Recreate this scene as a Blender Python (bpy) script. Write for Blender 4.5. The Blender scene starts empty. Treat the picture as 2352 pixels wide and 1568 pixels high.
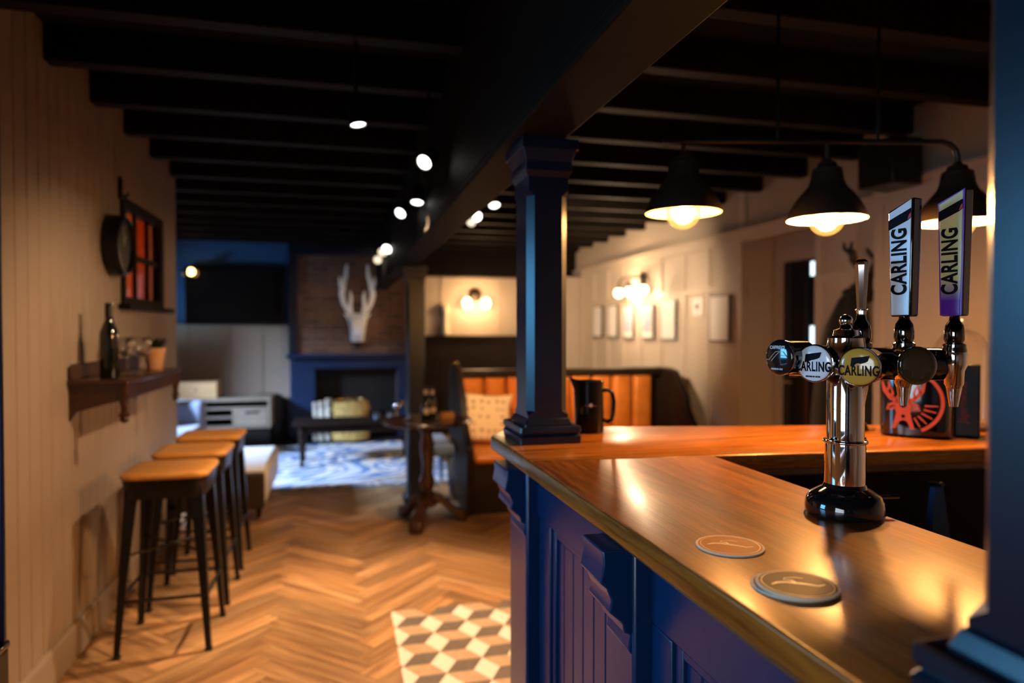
import bpy, bmesh, math, random
from mathutils import Vector, Matrix
PI = math.pi
rnd = random.Random(7)
SC = bpy.context.scene
COL = SC.collection

# ------------------------------------------------------------------ materials
def mat(name, col, rough=.5, metal=0., spec=.5, coat=0., coat_r=.1, emit=None, es=0., trans=0., ior=1.45,
        noise=0., nscale=8., bump=0., bscale=30., sheen=0., vari=None):
    m = bpy.data.materials.new(name); m.use_nodes = True
    nt = m.node_tree; b = nt.nodes['Principled BSDF']
    b.inputs['Base Color'].default_value = (*col, 1)
    b.inputs['Roughness'].default_value = rough
    b.inputs['Metallic'].default_value = metal
    b.inputs['Specular IOR Level'].default_value = spec
    b.inputs['Coat Weight'].default_value = coat
    b.inputs['Coat Roughness'].default_value = coat_r
    b.inputs['Transmission Weight'].default_value = trans
    b.inputs['IOR'].default_value = ior
    b.inputs['Sheen Weight'].default_value = sheen
    if emit:
        b.inputs['Emission Color'].default_value = (*emit, 1)
        b.inputs['Emission Strength'].default_value = es
    tc = nt.nodes.new('ShaderNodeTexCoord')
    if noise > 0:
        n = nt.nodes.new('ShaderNodeTexNoise'); n.inputs['Scale'].default_value = nscale
        n.inputs['Detail'].default_value = 4
        nt.links.new(tc.outputs['Object'], n.inputs['Vector'])
        r = nt.nodes.new('ShaderNodeValToRGB')
        c2 = vari or tuple(c * (1 - noise) for c in col)
        r.color_ramp.elements[0].color = (*c2, 1); r.color_ramp.elements[0].position = .35
        r.color_ramp.elements[1].color = (*col, 1); r.color_ramp.elements[1].position = .65
        nt.links.new(n.outputs['Fac'], r.inputs['Fac'])
        nt.links.new(r.outputs['Color'], b.inputs['Base Color'])
    if bump > 0:
        n = nt.nodes.new('ShaderNodeTexNoise'); n.inputs['Scale'].default_value = bscale
        nt.links.new(tc.outputs['Object'], n.inputs['Vector'])
        bp = nt.nodes.new('ShaderNodeBump'); bp.inputs['Strength'].default_value = bump
        bp.inputs['Distance'].default_value = .01
        nt.links.new(n.outputs['Fac'], bp.inputs['Height'])
        nt.links.new(bp.outputs['Normal'], b.inputs['Normal'])
    return m

def wood(name, c1, c2, axis='Y', rough=.35, coat=0., scale=1., stretch=14., coat_r=.12, plank=0., bump=.08, spec=.5, tint=None):
    """long stretched grain along one axis, optional plank joints"""
    m = bpy.data.materials.new(name); m.use_nodes = True
    nt = m.node_tree; b = nt.nodes['Principled BSDF']
    b.inputs['Roughness'].default_value = rough
    b.inputs['Coat Weight'].default_value = coat; b.inputs['Coat Roughness'].default_value = coat_r
    b.inputs['Specular IOR Level'].default_value = spec
    if tint: b.inputs['Specular Tint'].default_value = (*tint, 1)
    tc = nt.nodes.new('ShaderNodeTexCoord'); mp = nt.nodes.new('ShaderNodeMapping')
    s = [stretch * scale] * 3; s['XYZ'.index(axis)] = scale
    mp.inputs['Scale'].default_value = s
    nt.links.new(tc.outputs['Object'], mp.inputs['Vector'])
    n1 = nt.nodes.new('ShaderNodeTexNoise'); n1.inputs['Scale'].default_value = 2.2
    n1.inputs['Detail'].default_value = 8; n1.inputs['Distortion'].default_value = .6
    nt.links.new(mp.outputs['Vector'], n1.inputs['Vector'])
    n2 = nt.nodes.new('ShaderNodeTexNoise'); n2.inputs['Scale'].default_value = 14
    n2.inputs['Detail'].default_value = 6
    nt.links.new(mp.outputs['Vector'], n2.inputs['Vector'])
    ad = nt.nodes.new('ShaderNodeMath'); ad.operation = 'MULTIPLY_ADD'; ad.inputs[1].default_value = .45
    nt.links.new(n2.outputs['Fac'], ad.inputs[0])
    sc = nt.nodes.new('ShaderNodeMath'); sc.operation = 'MULTIPLY'; sc.inputs[1].default_value = .62
    nt.links.new(n1.outputs['Fac'], sc.inputs[0]); nt.links.new(sc.outputs[0], ad.inputs[2])
    r = nt.nodes.new('ShaderNodeValToRGB')
    r.color_ramp.elements[0].color = (*c1, 1); r.color_ramp.elements[0].position = .38
    r.color_ramp.elements[1].color = (*c2, 1); r.color_ramp.elements[1].position = .68
    nt.links.new(ad.outputs[0], r.inputs['Fac'])
    out = r.outputs['Color']
    if plank > 0:
        sp = nt.nodes.new('ShaderNodeSeparateXYZ'); nt.links.new(tc.outputs['Object'], sp.inputs[0])
        dv = nt.nodes.new('ShaderNodeMath'); dv.operation = 'DIVIDE'; dv.inputs[1].default_value = plank
        nt.links.new(sp.outputs['Y' if axis == 'X' else 'X'], dv.inputs[0])
        fl = nt.nodes.new('ShaderNodeMath'); fl.operation = 'FLOOR'; nt.links.new(dv.outputs[0], fl.inputs[0])
        wn = nt.nodes.new('ShaderNodeTexWhiteNoise'); wn.noise_dimensions = '1D'
        nt.links.new(fl.outputs[0], wn.inputs['W'])
        mr = nt.nodes.new('ShaderNodeMapRange'); mr.inputs['To Min'].default_value = .72; mr.inputs['To Max'].default_value = 1.12
        nt.links.new(wn.outputs['Value'], mr.inputs['Value'])
        fr = nt.nodes.new('ShaderNodeMath'); fr.operation = 'FRACT'; nt.links.new(dv.outputs[0], fr.inputs[0])
        gt = nt.nodes.new('ShaderNodeMath'); gt.operation = 'GREATER_THAN'; gt.inputs[1].default_value = .015
        nt.links.new(fr.outputs[0], gt.inputs[0])
        mm = nt.nodes.new('ShaderNodeMath'); mm.operation = 'MULTIPLY'
        g2 = nt.nodes.new('ShaderNodeMapRange'); g2.inputs['To Min'].default_value = .45
        nt.links.new(gt.outputs[0], g2.inputs['Value'])
        nt.links.new(mr.outputs[0], mm.inputs[0]); nt.links.new(g2.outputs[0], mm.inputs[1])
        mx = nt.nodes.new('ShaderNodeVectorMath'); mx.operation = 'SCALE'
        nt.links.new(out, mx.inputs[0]); nt.links.new(mm.outputs[0], mx.inputs['Scale'])
        out = mx.outputs[0]
    nt.links.new(out, b.inputs['Base Color'])
    if bump > 0:
        bp = nt.nodes.new('ShaderNodeBump'); bp.inputs['Strength'].default_value = bump; bp.inputs['Distance'].default_value = .004
        nt.links.new(ad.outputs[0], bp.inputs['Height']); nt.links.new(bp.outputs['Normal'], b.inputs['Normal'])
    return m

def glass(name, tint=(1, 1, 1), emit=None, es=0., refl=.08):
    """thin glass: clear with a fresnel sheen, lets lamp light through"""
    m = bpy.data.materials.new(name); m.use_nodes = True
    nt = m.node_tree; nt.nodes.clear()
    o = nt.nodes.new('ShaderNodeOutputMaterial')
    t = nt.nodes.new('ShaderNodeBsdfTransparent'); t.inputs['Color'].default_value = (*tint, 1)
    g = nt.nodes.new('ShaderNodeBsdfGlossy'); g.inputs['Roughness'].default_value = .03
    f = nt.nodes.new('ShaderNodeLayerWeight'); f.inputs['Blend'].default_value = .25
    mr = nt.nodes.new('ShaderNodeMapRange'); mr.inputs['To Min'].default_value = refl * .5; mr.inputs['To Max'].default_value = .6
    nt.links.new(f.outputs['Facing'], mr.inputs['Value'])
    mx = nt.nodes.new('ShaderNodeMixShader')
    nt.links.new(mr.outputs[0], mx.inputs[0]); nt.links.new(t.outputs[0], mx.inputs[1]); nt.links.new(g.outputs[0], mx.inputs[2])
    out = mx.outputs[0]
    if emit:
        e = nt.nodes.new('ShaderNodeEmission'); e.inputs['Color'].default_value = (*emit, 1); e.inputs['Strength'].default_value = es
        a = nt.nodes.new('ShaderNodeAddShader'); nt.links.new(out, a.inputs[0]); nt.links.new(e.outputs[0], a.inputs[1]); out = a.outputs[0]
    nt.links.new(out, o.inputs['Surface'])
    return m

def emis(name, col, s):
    m = bpy.data.materials.new(name); m.use_nodes = True
    nt = m.node_tree; nt.nodes.clear()
    o = nt.nodes.new('ShaderNodeOutputMaterial'); e = nt.nodes.new('ShaderNodeEmission')
    e.inputs['Color'].default_value = (*col, 1); e.inputs['Strength'].default_value = s
    nt.links.new(e.outputs[0], o.inputs['Surface'])
    return m

M = {}
M['greige'] = mat('greige_paint', (.30, .235, .18), .55, noise=.06, nscale=3, bump=.03, bscale=60)
M['cream'] = mat('warm_grey_paint', (.50, .41, .32), .5, noise=.05, nscale=2)
M['plaster'] = mat('plaster_paint', (.42, .34, .26), .7, noise=.05, nscale=2)
M['navy'] = mat('navy_gloss_paint', (.0016, .0065, .019), .30, spec=.7, noise=.12, nscale=5)
M['bar_blue'] = mat('bar_blue_paint', (.002, .022, .080), .30, spec=.7, noise=.1, nscale=6, bump=.03, bscale=40)
M['ceil'] = mat('black_ceiling_paint', (.007, .008, .010), .8, spec=.15)
M['joist'] = mat('black_joist_paint', (.011, .008, .006), .6, spec=.08, noise=.2, nscale=6)
M['beam'] = mat('dark_beam_paint', (.009, .0075, .006), .6, spec=.06, noise=.25, nscale=4, bump=.08, bscale=18)
M['fire_blue'] = mat('slate_blue_paint', (.002, .013, .045), .4, spec=.4)
M['bluewall'] = mat('deep_blue_wall', (.008, .055, .15), .6, noise=.05)
M['dark'] = mat('near_black', (.006, .006, .006), .5, spec=.3)
M['black_gloss'] = mat('black_gloss', (.004, .004, .005), .07, spec=.6, coat=.6, coat_r=.03)
M['black_metal'] = mat('black_metal', (.006, .006, .006), .36, metal=.0, spec=.4)
M['jug'] = mat('black_enamel', (.004, .004, .005), .22, spec=.25)
M['chrome'] = mat('chrome', (.82, .80, .78), .045, metal=1.)
M['darkchrome'] = mat('smoked_chrome', (.16, .15, .14), .06, metal=1.)
M['brass'] = mat('brass', (.75, .46, .16), .2, metal=1.)
M['bronze'] = mat('bronze_shade', (.030, .018, .010), .35, metal=.3, spec=.4)
M['shade_in'] = mat('cream_enamel', (.85, .66, .40), .35)
M['counter'] = wood('counter_wood', (.075, .020, .003), (.36, .125, .016), 'Y', .30, .14, 1.0, 16, .16, plank=.15, bump=.05, spec=.5, tint=(1, .52, .18))
M['counter_x'] = wood('return_wood', (.075, .020, .003), (.36, .125, .016), 'X', .30, .14, 1.0, 16, .16, plank=.16, bump=.05, spec=.5, tint=(1, .52, .18))
M['edge_wood'] = wood('edge_wood', (.05, .026, .010), (.13, .070, .028), 'Y', .45, .0, 1.0, 14)
M['seat_wood'] = wood('seat_wood', (.40, .17, .035), (.62, .30, .075), 'X', .38, .15, 2.0, 10)
M['mahog'] = wood('mahogany', (.016, .006, .003), (.055, .018, .007), 'Y', .3, .3, 2.0, 10)
M['mahog_x'] = wood('mahogany_x', (.014, .006, .003), (.045, .016, .007), 'X', .3, .3, 2.0, 10)
M['mahog_z'] = wood('mahogany_z', (.016, .006, .003), (.060, .019, .007), 'Z', .28, .3, 2.0, 8)
M['darkwood'] = wood('dark_oak', (.010, .006, .004), (.022, .012, .008), 'X', .45, .0, 2.0, 10, spec=.15)
M['oak'] = wood('pale_oak', (.34, .19, .08), (.50, .32, .15), 'X', .5, .0, 2.0, 10)
M['greyoak'] = wood('grey_oak', (.13, .10, .07), (.22, .175, .13), 'X', .55, .0, 2.0, 10)
M['leather'] = mat('tan_leather', (.58, .175, .024), .33, spec=.5, noise=.25, nscale=10, bump=.1, bscale=50)
M['white_leather'] = mat('white_leather', (.70, .66, .60), .5, bump=.05, bscale=50)
M['shaded_end'] = mat('shaded_end_leather', (.030, .018, .012), .5, bump=.08, bscale=60)  # shade on the pale ottoman's near end, put into the colour
M['sofa'] = mat('grey_blue_fabric', (.22, .27, .38), .9, sheen=.3, bump=.1, bscale=120)
M['bluefab'] = mat('blue_fabric', (.10, .16, .27), .85, sheen=.2, bump=.1, bscale=120)
M['creamfab'] = mat('cream_fabric', (.78, .66, .47), .9, bump=.08, bscale=120)
M['terra'] = mat('pale_terracotta', (.72, .40, .20), .8, noise=.15, nscale=12)
M['leaf'] = mat('dark_leaf', (.012, .032, .012), .5)
M['soil'] = mat('soil', (.02, .013, .008), 1.)
M['bottle'] = mat('dark_bottle_glass', (.004, .006, .003), .05, spec=.6, coat=.5, coat_r=.02)
M['glass'] = glass('clear_glass')
M['wineglass'] = glass('wine_glass', (.93, .93, .92), refl=.3)
M['pane'] = glass('window_pane', (.95, .95, .95))
M['amber'] = glass('lamp_globe_glass', (1, .90, .72), emit=(1, .48, .13), es=.55, refl=.1)
M['bulb'] = emis('lit_filament', (1, .60, .24), 90)
M['frost'] = emis('lit_frosted_globe', (1, .66, .34), 11)
M['reflglow'] = emis('amber_reflection_glow', (1, .50, .16), 14)  # glow of a lamp mirrored in the television, put in as emission
M['spotdisc'] = emis('lit_spot_lens', (1, .95, .86), 6)
M['spotwarm'] = emis('lit_warm_spot_lens', (1, .80, .55), 1.6)
M['white'] = mat('white_enamel', (.80, .80, .82), .35)
M['bone'] = mat('matt_white_plaster', (.80, .80, .80), .6, bump=.05, bscale=12)
M['paper'] = mat('white_paper', (.74, .70, .66), .6)
M['purple_print'] = mat('purple_print', (.25, .16, .33), .6, noise=.6, nscale=40, vari=(.62, .56, .60))
M['frame_dk'] = mat('dark_picture_frame', (.03, .022, .018), .4)
M['screen'] = mat('tv_screen', (.003, .003, .0035), .09, spec=.4)
M['rubber'] = mat('black_rubber', (.01, .01, .01), .7)
M['cap_white'] = mat('white_badge', (.80, .82, .86), .18, coat=.8, coat_r=.03)
M['cap_gold'] = mat('gold_badge', (.58, .30, .035), .2, coat=.8, coat_r=.03)
M['cap_black'] = mat('black_badge', (.006, .007, .009), .12, coat=.8, coat_r=.03)
M['cap_clear'] = mat('smoked_lens', (.035, .024, .010), .06, coat=.8, coat_r=.02)
M['ink'] = mat('black_ink', (.006, .006, .010), .55, spec=.08)
M['ink_white'] = mat('pale_ink', (.62, .66, .66), .5)
M['ink_gold'] = mat('tan_line', (.55, .42, .28), .4)
M['ink_red'] = mat('dark_red_ink', (.25, .012, .010), .5)
M['ink_orange'] = mat('orange_ink', (.90, .11, .022), .45)
M['ink_rust'] = mat('rust_ink', (.35, .035, .012), .5)
M['red_spot'] = mat('red_ink', (.5, .02, .02), .4)
M['handle_white'] = mat('white_handle_face', (.72, .76, .84), .25, coat=.5, coat_r=.05)
M['board'] = mat('pulp_board', (.62, .52, .40), .8)
M['print_brown'] = mat('brown_print', (.34, .115, .020), .6, spec=.12)
M['print_dark'] = mat('dark_print', (.045, .018, .008), .6, spec=.12)
M['print_cream'] = mat('cream_print', (.72, .48, .24), .5)
M['curtain'] = mat('orange_wall', (.75, .24, .05), .9)
def sheer():
    m = mat('orange_curtain', (.80, .33, .07), .9); nt = m.node_tree; b = nt.nodes['Principled BSDF']
    t = nt.nodes.new('ShaderNodeBsdfTranslucent'); t.inputs['Color'].default_value = (.85, .36, .08, 1)
    x = nt.nodes.new('ShaderNodeMixShader'); x.inputs[0].default_value = .6
    nt.links.new(b.outputs[0], x.inputs[1]); nt.links.new(t.outputs[0], x.inputs[2]); nt.links.new(x.outputs[0], nt.nodes['Material Output'].inputs['Surface'])
    return m
M['sheer'] = sheer()
M['green'] = emis('green_reflection_glow', (.04, .9, .45), 1.6)  # emission imitating a green reflection in the window glass
M['daylit'] = emis('daylit_glass', (.72, .92, 1.0), 2.2)
M['coat'] = mat('black_wool', (.006, .006, .007), .95, sheen=.1)
M['antler'] = mat('dark_antler', (.022, .014, .010), .6)
M['cloth_blue'] = mat('navy_cloth', (.01, .05, .13), .9)
M['birch'] = mat('birch_bark', (.62, .58, .48), .8, noise=.8, nscale=18, vari=(.12, .09, .07))
M['log_end'] = mat('log_end', (.62, .44, .24), .8, noise=.3, nscale=30)
M['gilt'] = mat('gilt_pattern', (.45, .30, .10), .35, metal=.6, noise=.95, nscale=45, vari=(.02, .015, .01))
M['bookred'] = mat('red_book_cloth', (.30, .03, .025), .6)
M['booktan'] = mat('tan_book_cloth', (.50, .27, .17), .6)
M['bookdark'] = mat('dark_book_cloth', (.025, .035, .045), .6)
M['bookbrown'] = mat('brown_book_cloth', (.10, .05, .035), .6)
M['label_cream'] = mat('cream_label', (.75, .62, .52), .6)
M['tilew'] = mat('white_tile', (.74, .66, .58), .35)
M['tilet'] = mat('tan_tile', (.50, .34, .22), .35, noise=.15, nscale=20)
M['tiled'] = mat('grey_tile', (.16, .13, .105), .35, noise=.15, nscale=20)

def brick_mat():
    m = bpy.data.materials.new('old_brick'); m.use_nodes = True
    nt = m.node_tree; b = nt.nodes['Principled BSDF']; b.inputs['Roughness'].default_value = .9
    tc = nt.nodes.new('ShaderNodeTexCoord'); mp = nt.nodes.new('ShaderNodeMapping')
    mp.inputs['Rotation'].default_value = (PI/2, 0, 0)
    nt.links.new(tc.outputs['Object'], mp.inputs['Vector'])
    br = nt.nodes.new('ShaderNodeTexBrick'); br.inputs['Scale'].default_value = 1.
    br.inputs['Brick Width'].default_value = .225; br.inputs['Row Height'].default_value = .072
    br.inputs['Mortar Size'].default_value = .008; br.inputs['Mortar Smooth'].default_value = .3
    br.inputs['Color1'].default_value = (.16, .072, .040, 1); br.inputs['Color2'].default_value = (.085, .042, .028, 1)
    br.inputs['Mortar'].default_value = (.15, .115, .085, 1)
    nt.links.new(mp.outputs['Vector'], br.inputs['Vector'])
    n = nt.nodes.new('ShaderNodeTexNoise'); n.inputs['Scale'].default_value = 7
    nt.links.new(tc.outputs['Object'], n.inputs['Vector'])
    mx = nt.nodes.new('ShaderNodeMix'); mx.data_type = 'RGBA'; mx.blend_type = 'MULTIPLY'; mx.inputs['Factor'].default_value = .6
    r = nt.nodes.new('ShaderNodeValToRGB'); r.color_ramp.elements[0].color = (.35, .33, .32, 1); r.color_ramp.elements[1].color = (1.25, 1.2, 1.15, 1)
    nt.links.new(n.outputs['Fac'], r.inputs['Fac'])
    nt.links.new(br.outputs['Color'], mx.inputs[6]); nt.links.new(r.outputs['Color'], mx.inputs[7])
    nt.links.new(mx.outputs[2], b.inputs['Base Color'])
    bp = nt.nodes.new('ShaderNodeBump'); bp.inputs['Strength'].default_value = .6; bp.inputs['Distance'].default_value = .01
    nt.links.new(br.outputs['Fac'], bp.inputs['Height']); bp.invert = True
    nt.links.new(bp.outputs['Normal'], b.inputs['Normal'])
    return m
M['brick'] = brick_mat()

def rug_mat():
    m = bpy.data.materials.new('abstract_carpet'); m.use_nodes = True
    nt = m.node_tree; b = nt.nodes['Principled BSDF']; b.inputs['Roughness'].default_value = .95
    tc = nt.nodes.new('ShaderNodeTexCoord'); mp = nt.nodes.new('ShaderNodeMapping')
    mp.inputs['Scale'].default_value = (1.1, .95, 1)
    nt.links.new(tc.outputs['Object'], mp.inputs['Vector'])
    n = nt.nodes.new('ShaderNodeTexNoise'); n.inputs['Scale'].default_value = 1.1; n.inputs['Detail'].default_value = .6
    n.inputs['Distortion'].default_value = 1.6
    nt.links.new(mp.outputs['Vector'], n.inputs['Vector'])
    r = nt.nodes.new('ShaderNodeValToRGB'); cr = r.color_ramp; cr.interpolation = 'CONSTANT'
    cols = [(0, (.08, .13, .25)), (.36, (.55, .56, .58)), (.42, (.13, .23, .42)), (.47, (.60, .56, .50)), (.53, (.04, .13, .32)),
            (.585, (.56, .56, .56)), (.64, (.26, .20, .17)), (.675, (.40, .45, .54))]
    cr.elements[0].position = 0; cr.elements[0].color = (*cols[0][1], 1)
    cr.elements[1].position = cols[1][0]; cr.elements[1].color = (*cols[1][1], 1)
    for p, c in cols[2:]:
        e = cr.elements.new(p); e.color = (*c, 1)
    nt.links.new(n.outputs['Fac'], r.inputs['Fac']); nt.links.new(r.outputs['Color'], b.inputs['Base Color'])
    return m
M['rug'] = rug_mat()

def floor_mat():
    m = bpy.data.materials.new('herringbone_oak'); m.use_nodes = True
    nt = m.node_tree; b = nt.nodes['Principled BSDF']
    b.inputs['Roughness'].default_value = .42; b.inputs['Specular IOR Level'].default_value = .4
    at = nt.nodes.new('ShaderNodeAttribute'); at.attribute_name = 'plank_tone'
    uv = nt.nodes.new('ShaderNodeUVMap')
    mp = nt.nodes.new('ShaderNodeMapping'); mp.inputs['Scale'].default_value = (1.6, 22, 1)
    nt.links.new(uv.outputs['UV'], mp.inputs['Vector'])
    n = nt.nodes.new('ShaderNodeTexNoise'); n.inputs['Scale'].default_value = 1.5; n.inputs['Detail'].default_value = 7; n.inputs['Distortion'].default_value = .5
    nt.links.new(mp.outputs['Vector'], n.inputs['Vector'])
    r = nt.nodes.new('ShaderNodeValToRGB')
    r.color_ramp.elements[0].color = (.21, .100, .040, 1); r.color_ramp.elements[0].position = .32
    r.color_ramp.elements[1].color = (.50, .285, .128, 1); r.color_ramp.elements[1].position = .66
    nt.links.new(n.outputs['Fac'], r.inputs['Fac'])
    mx = nt.nodes.new('ShaderNodeVectorMath'); mx.operation = 'MULTIPLY'
    nt.links.new(r.outputs['Color'], mx.inputs[0]); nt.links.new(at.outputs['Color'], mx.inputs[1])
    nt.links.new(mx.outputs[0], b.inputs['Base Color'])
    return m
M['floor'] = floor_mat()

def handle_gold():
    """gold fading to purple at the foot of the handle, as printed"""
    m = bpy.data.materials.new('gold_purple_face'); m.use_nodes = True
    nt = m.node_tree; b = nt.nodes['Principled BSDF']
    b.inputs['Roughness'].default_value = .25; b.inputs['Coat Weight'].default_value = .5; b.inputs['Coat Roughness'].default_value = .05
    tc = nt.nodes.new('ShaderNodeTexCoord'); sp = nt.nodes.new('ShaderNodeSeparateXYZ'); nt.links.new(tc.outputs['Object'], sp.inputs[0])
    mr = nt.nodes.new('ShaderNodeMapRange'); mr.inputs['From Min'].default_value = 0; mr.inputs['From Max'].default_value = .2
    nt.links.new(sp.outputs['Z'], mr.inputs['Value'])
    r = nt.nodes.new('ShaderNodeValToRGB'); cr = r.color_ramp
    cr.elements[0].position = .13; cr.elements[0].color = (.10, .018, .33, 1)
    cr.elements[1].position = .33; cr.elements[1].color = (.62, .55, .24, 1)
    nt.links.new(mr.outputs[0], r.inputs['Fac']); nt.links.new(r.outputs['Color'], b.inputs['Base Color'])
    return m
M['handle_gold'] = handle_gold()
M['handle_purple'] = mat('purple_edge', (.16, .03, .36), .25, coat=.4)

# ------------------------------------------------------------------ mesh helper
class MB:
    def __init__(s): s.bm = bmesh.new()
    def box(s, x0, x1, y0, y1, z0, z1):
        v = [s.bm.verts.new(p) for p in ((x0,y0,z0),(x1,y0,z0),(x1,y1,z0),(x0,y1,z0),(x0,y0,z1),(x1,y0,z1),(x1,y1,z1),(x0,y1,z1))]
        for f in ((3,2,1,0),(4,5,6,7),(0,1,5,4),(1,2,6,5),(2,3,7,6),(3,0,4,7)): s.bm.faces.new([v[i] for i in f])
        return s
    def hexa(s, lo, hi):
        """frustum from two 4-point loops"""
        a = [s.bm.verts.new(p) for p in lo]; b = [s.bm.verts.new(p) for p in hi]
        s.bm.faces.new(a[::-1]); s.bm.faces.new(b)
        for i in range(4): s.bm.faces.new((a[i], a[(i+1) % 4], b[(i+1) % 4], b[i]))
        return s
    def prism(s, poly, z0, z1, axis='Z'):
        def mk(p, h): return {'Z': (p[0], p[1], h), 'X': (h, p[0], p[1]), 'Y': (p[0], h, p[1])}[axis]
        a = [s.bm.verts.new(mk(p, z0)) for p in poly]; b = [s.bm.verts.new(mk(p, z1)) for p in poly]
        s.bm.faces.new(a[::-1]); s.bm.faces.new(b); n = len(poly)
        for i in range(n): s.bm.faces.new((a[i], a[(i+1) % n], b[(i+1) % n], b[i]))
        return s
    def loft(s, rings, cap=True):
        """rings of equal length joined in order"""
        R = [[s.bm.verts.new(p) for p in r] for r in rings]; n = len(R[0])
        for a, b in zip(R, R[1:]):
            for i in range(n): s.bm.faces.new((a[i], a[(i+1) % n], b[(i+1) % n], b[i]))
        if cap: s.bm.faces.new(R[0][::-1]); s.bm.faces.new(R[-1])
        return s
    def lathe(s, prof, c=(0,0,0), seg=32, axis=None, cap=True):
        """prof [(r, h)] turned about an axis through c"""
        ax = Vector(axis or (0,0,1)).normalized()
        u = ax.orthogonal().normalized(); w = ax.cross(u); c = Vector(c)
        rings = []
        for r, h in prof:
            rings.append([c + ax*h + (u*math.cos(2*PI*k/seg) + w*math.sin(2*PI*k/seg)) * max(r, 1e-5) for k in range(seg)])
        return s.loft(rings, cap)
    def cyl(s, p0, p1, r0, r1=None, seg=20):
        p0, p1 = Vector(p0), Vector(p1); d = p1 - p0
        return s.lathe([(r0, 0), (r0 if r1 is None else r1, d.length)], p0, seg, d)
    def sphere(s, c, r, seg=20, sq=(1,1,1)):
        m = Matrix.Translation(Vector(c)) @ Matrix.Diagonal((r*sq[0], r*sq[1], r*sq[2], 1))
        bmesh.ops.create_uvsphere(s.bm, u_segments=seg, v_segments=max(6, seg//2), radius=1, matrix=m); return s
    def tube(s, pts, r, seg=10):
        """bent tube, r a number or one per point"""
        P = [Vector(p) for p in pts]; n = len(P); rs = r if isinstance(r, (list, tuple)) else [r]*n
        rings = []; u = None
        for i in range(n):
            t = (P[min(i+1, n-1)] - P[max(i-1, 0)]).normalized()
            u = t.orthogonal().normalized() if u is None else (u - t*u.dot(t)).normalized()
            w = t.cross(u)
            rings.append([P[i] + (u*math.cos(2*PI*k/seg) + w*math.sin(2*PI*k/seg))*rs[i] for k in range(seg)])
        return s.loft(rings)
    def torus(s, c, R, r, axis=(0,0,1), seg=36, ms=10):
        ax = Vector(axis).normalized(); u = ax.orthogonal().normalized(); w = ax.cross(u); c = Vector(c); V = []
        for i in range(seg):
            d = u*math.cos(2*PI*i/seg) + w*math.sin(2*PI*i/seg)
            V.append([s.bm.verts.new(c + d*(R + r*math.cos(2*PI*j/ms)) + ax*r*math.sin(2*PI*j/ms)) for j in range(ms)])
        for i in range(seg):
            a, b = V[i], V[(i+1) % seg]
            for j in range(ms): s.bm.faces.new((a[j], b[j], b[(j+1) % ms], a[(j+1) % ms]))
        return s
    def mesh(s, name, m, off=(0,0,0), smooth=True, ang=38):
        bmesh.ops.recalc_face_normals(s.bm, faces=s.bm.faces)
        if Vector(off).length: bmesh.ops.translate(s.bm, verts=s.bm.verts, vec=-Vector(off))
        if smooth:
            for f in s.bm.faces: f.smooth = True
            for e in s.bm.edges:
                if len(e.link_faces) != 2 or e.calc_face_angle(0) > math.radians(ang): e.smooth = False
        me = bpy.data.meshes.new(name); s.bm.to_mesh(me); s.bm.free()
        for q in (m if isinstance(m, list) else [m]): me.materials.append(q)
        return me

def bev(o, w, seg=2):
    b = o.modifiers.new('soft_edges', 'BEVEL'); b.width = w; b.segments = seg; b.limit_method = 'ANGLE'; b.angle_limit = math.radians(40)
    b.harden_normals = False
    return o
def sub(o, n=2):
    b = o.modifiers.new('smooth', 'SUBSURF'); b.levels = n; b.render_levels = n; return o

def thing(name, label, cat, loc=(0,0,0), rz=0., group=None):
    o = bpy.data.objects.new(name, None); COL.objects.link(o); o.location = loc; o.rotation_euler = (0, 0, rz)
    o.empty_display_size = .05
    o['label'] = label; o['category'] = cat
    if group: o['group'] = group
    return o
def part(root, name, mb, m, world=False, b=0., smooth=True, seg=2, label=None, ang=38):
    off = root.matrix_basis.translation if world else (0, 0, 0)
    if world and root.parent: off = root.parent.matrix_basis.translation + Vector(off)
    me = mb.mesh(name, m, off, smooth, ang)
    o = bpy.data.objects.new(name, me); COL.objects.link(o); o.parent = root
    if b: bev(o, b, seg)
    if label: o['label'] = label
    return o
def solo(name, mb, m, label, cat, loc=None, group=None, b=0., rz=0., smooth=True):
    """a thing that is one mesh"""
    me = mb.mesh(name, m, loc or (0,0,0) if rz == 0 else (0,0,0), smooth)
    o = bpy.data.objects.new(name, me); COL.objects.link(o)
    if loc: o.location = loc
    o.rotation_euler = (0, 0, rz)
    o['label'] = label; o['category'] = cat
    if group: o['group'] = group
    if b: bev(o, b)
    return o
def struct(name, mb, m, parent=None, b=0., smooth=False, label=None):
    me = mb.mesh(name, m, (0,0,0), smooth)
    o = bpy.data.objects.new(name, me); COL.objects.link(o)
    if parent: o.parent = parent
    else: o['kind'] = 'structure'
    if b: bev(o, b)
    if label: o['label'] = label
    return o
def copy_tree(o, parent=None, loc=None, rz=None, label=None):
    c = o.copy(); COL.objects.link(c)
    if parent is not None: c.parent = parent
    if loc is not None: c.location = loc
    if rz is not None: c.rotation_euler = (0, 0, rz)
    if label: c['label'] = label
    for ch in list(o.children): copy_tree(ch, c)
    return c
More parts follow.
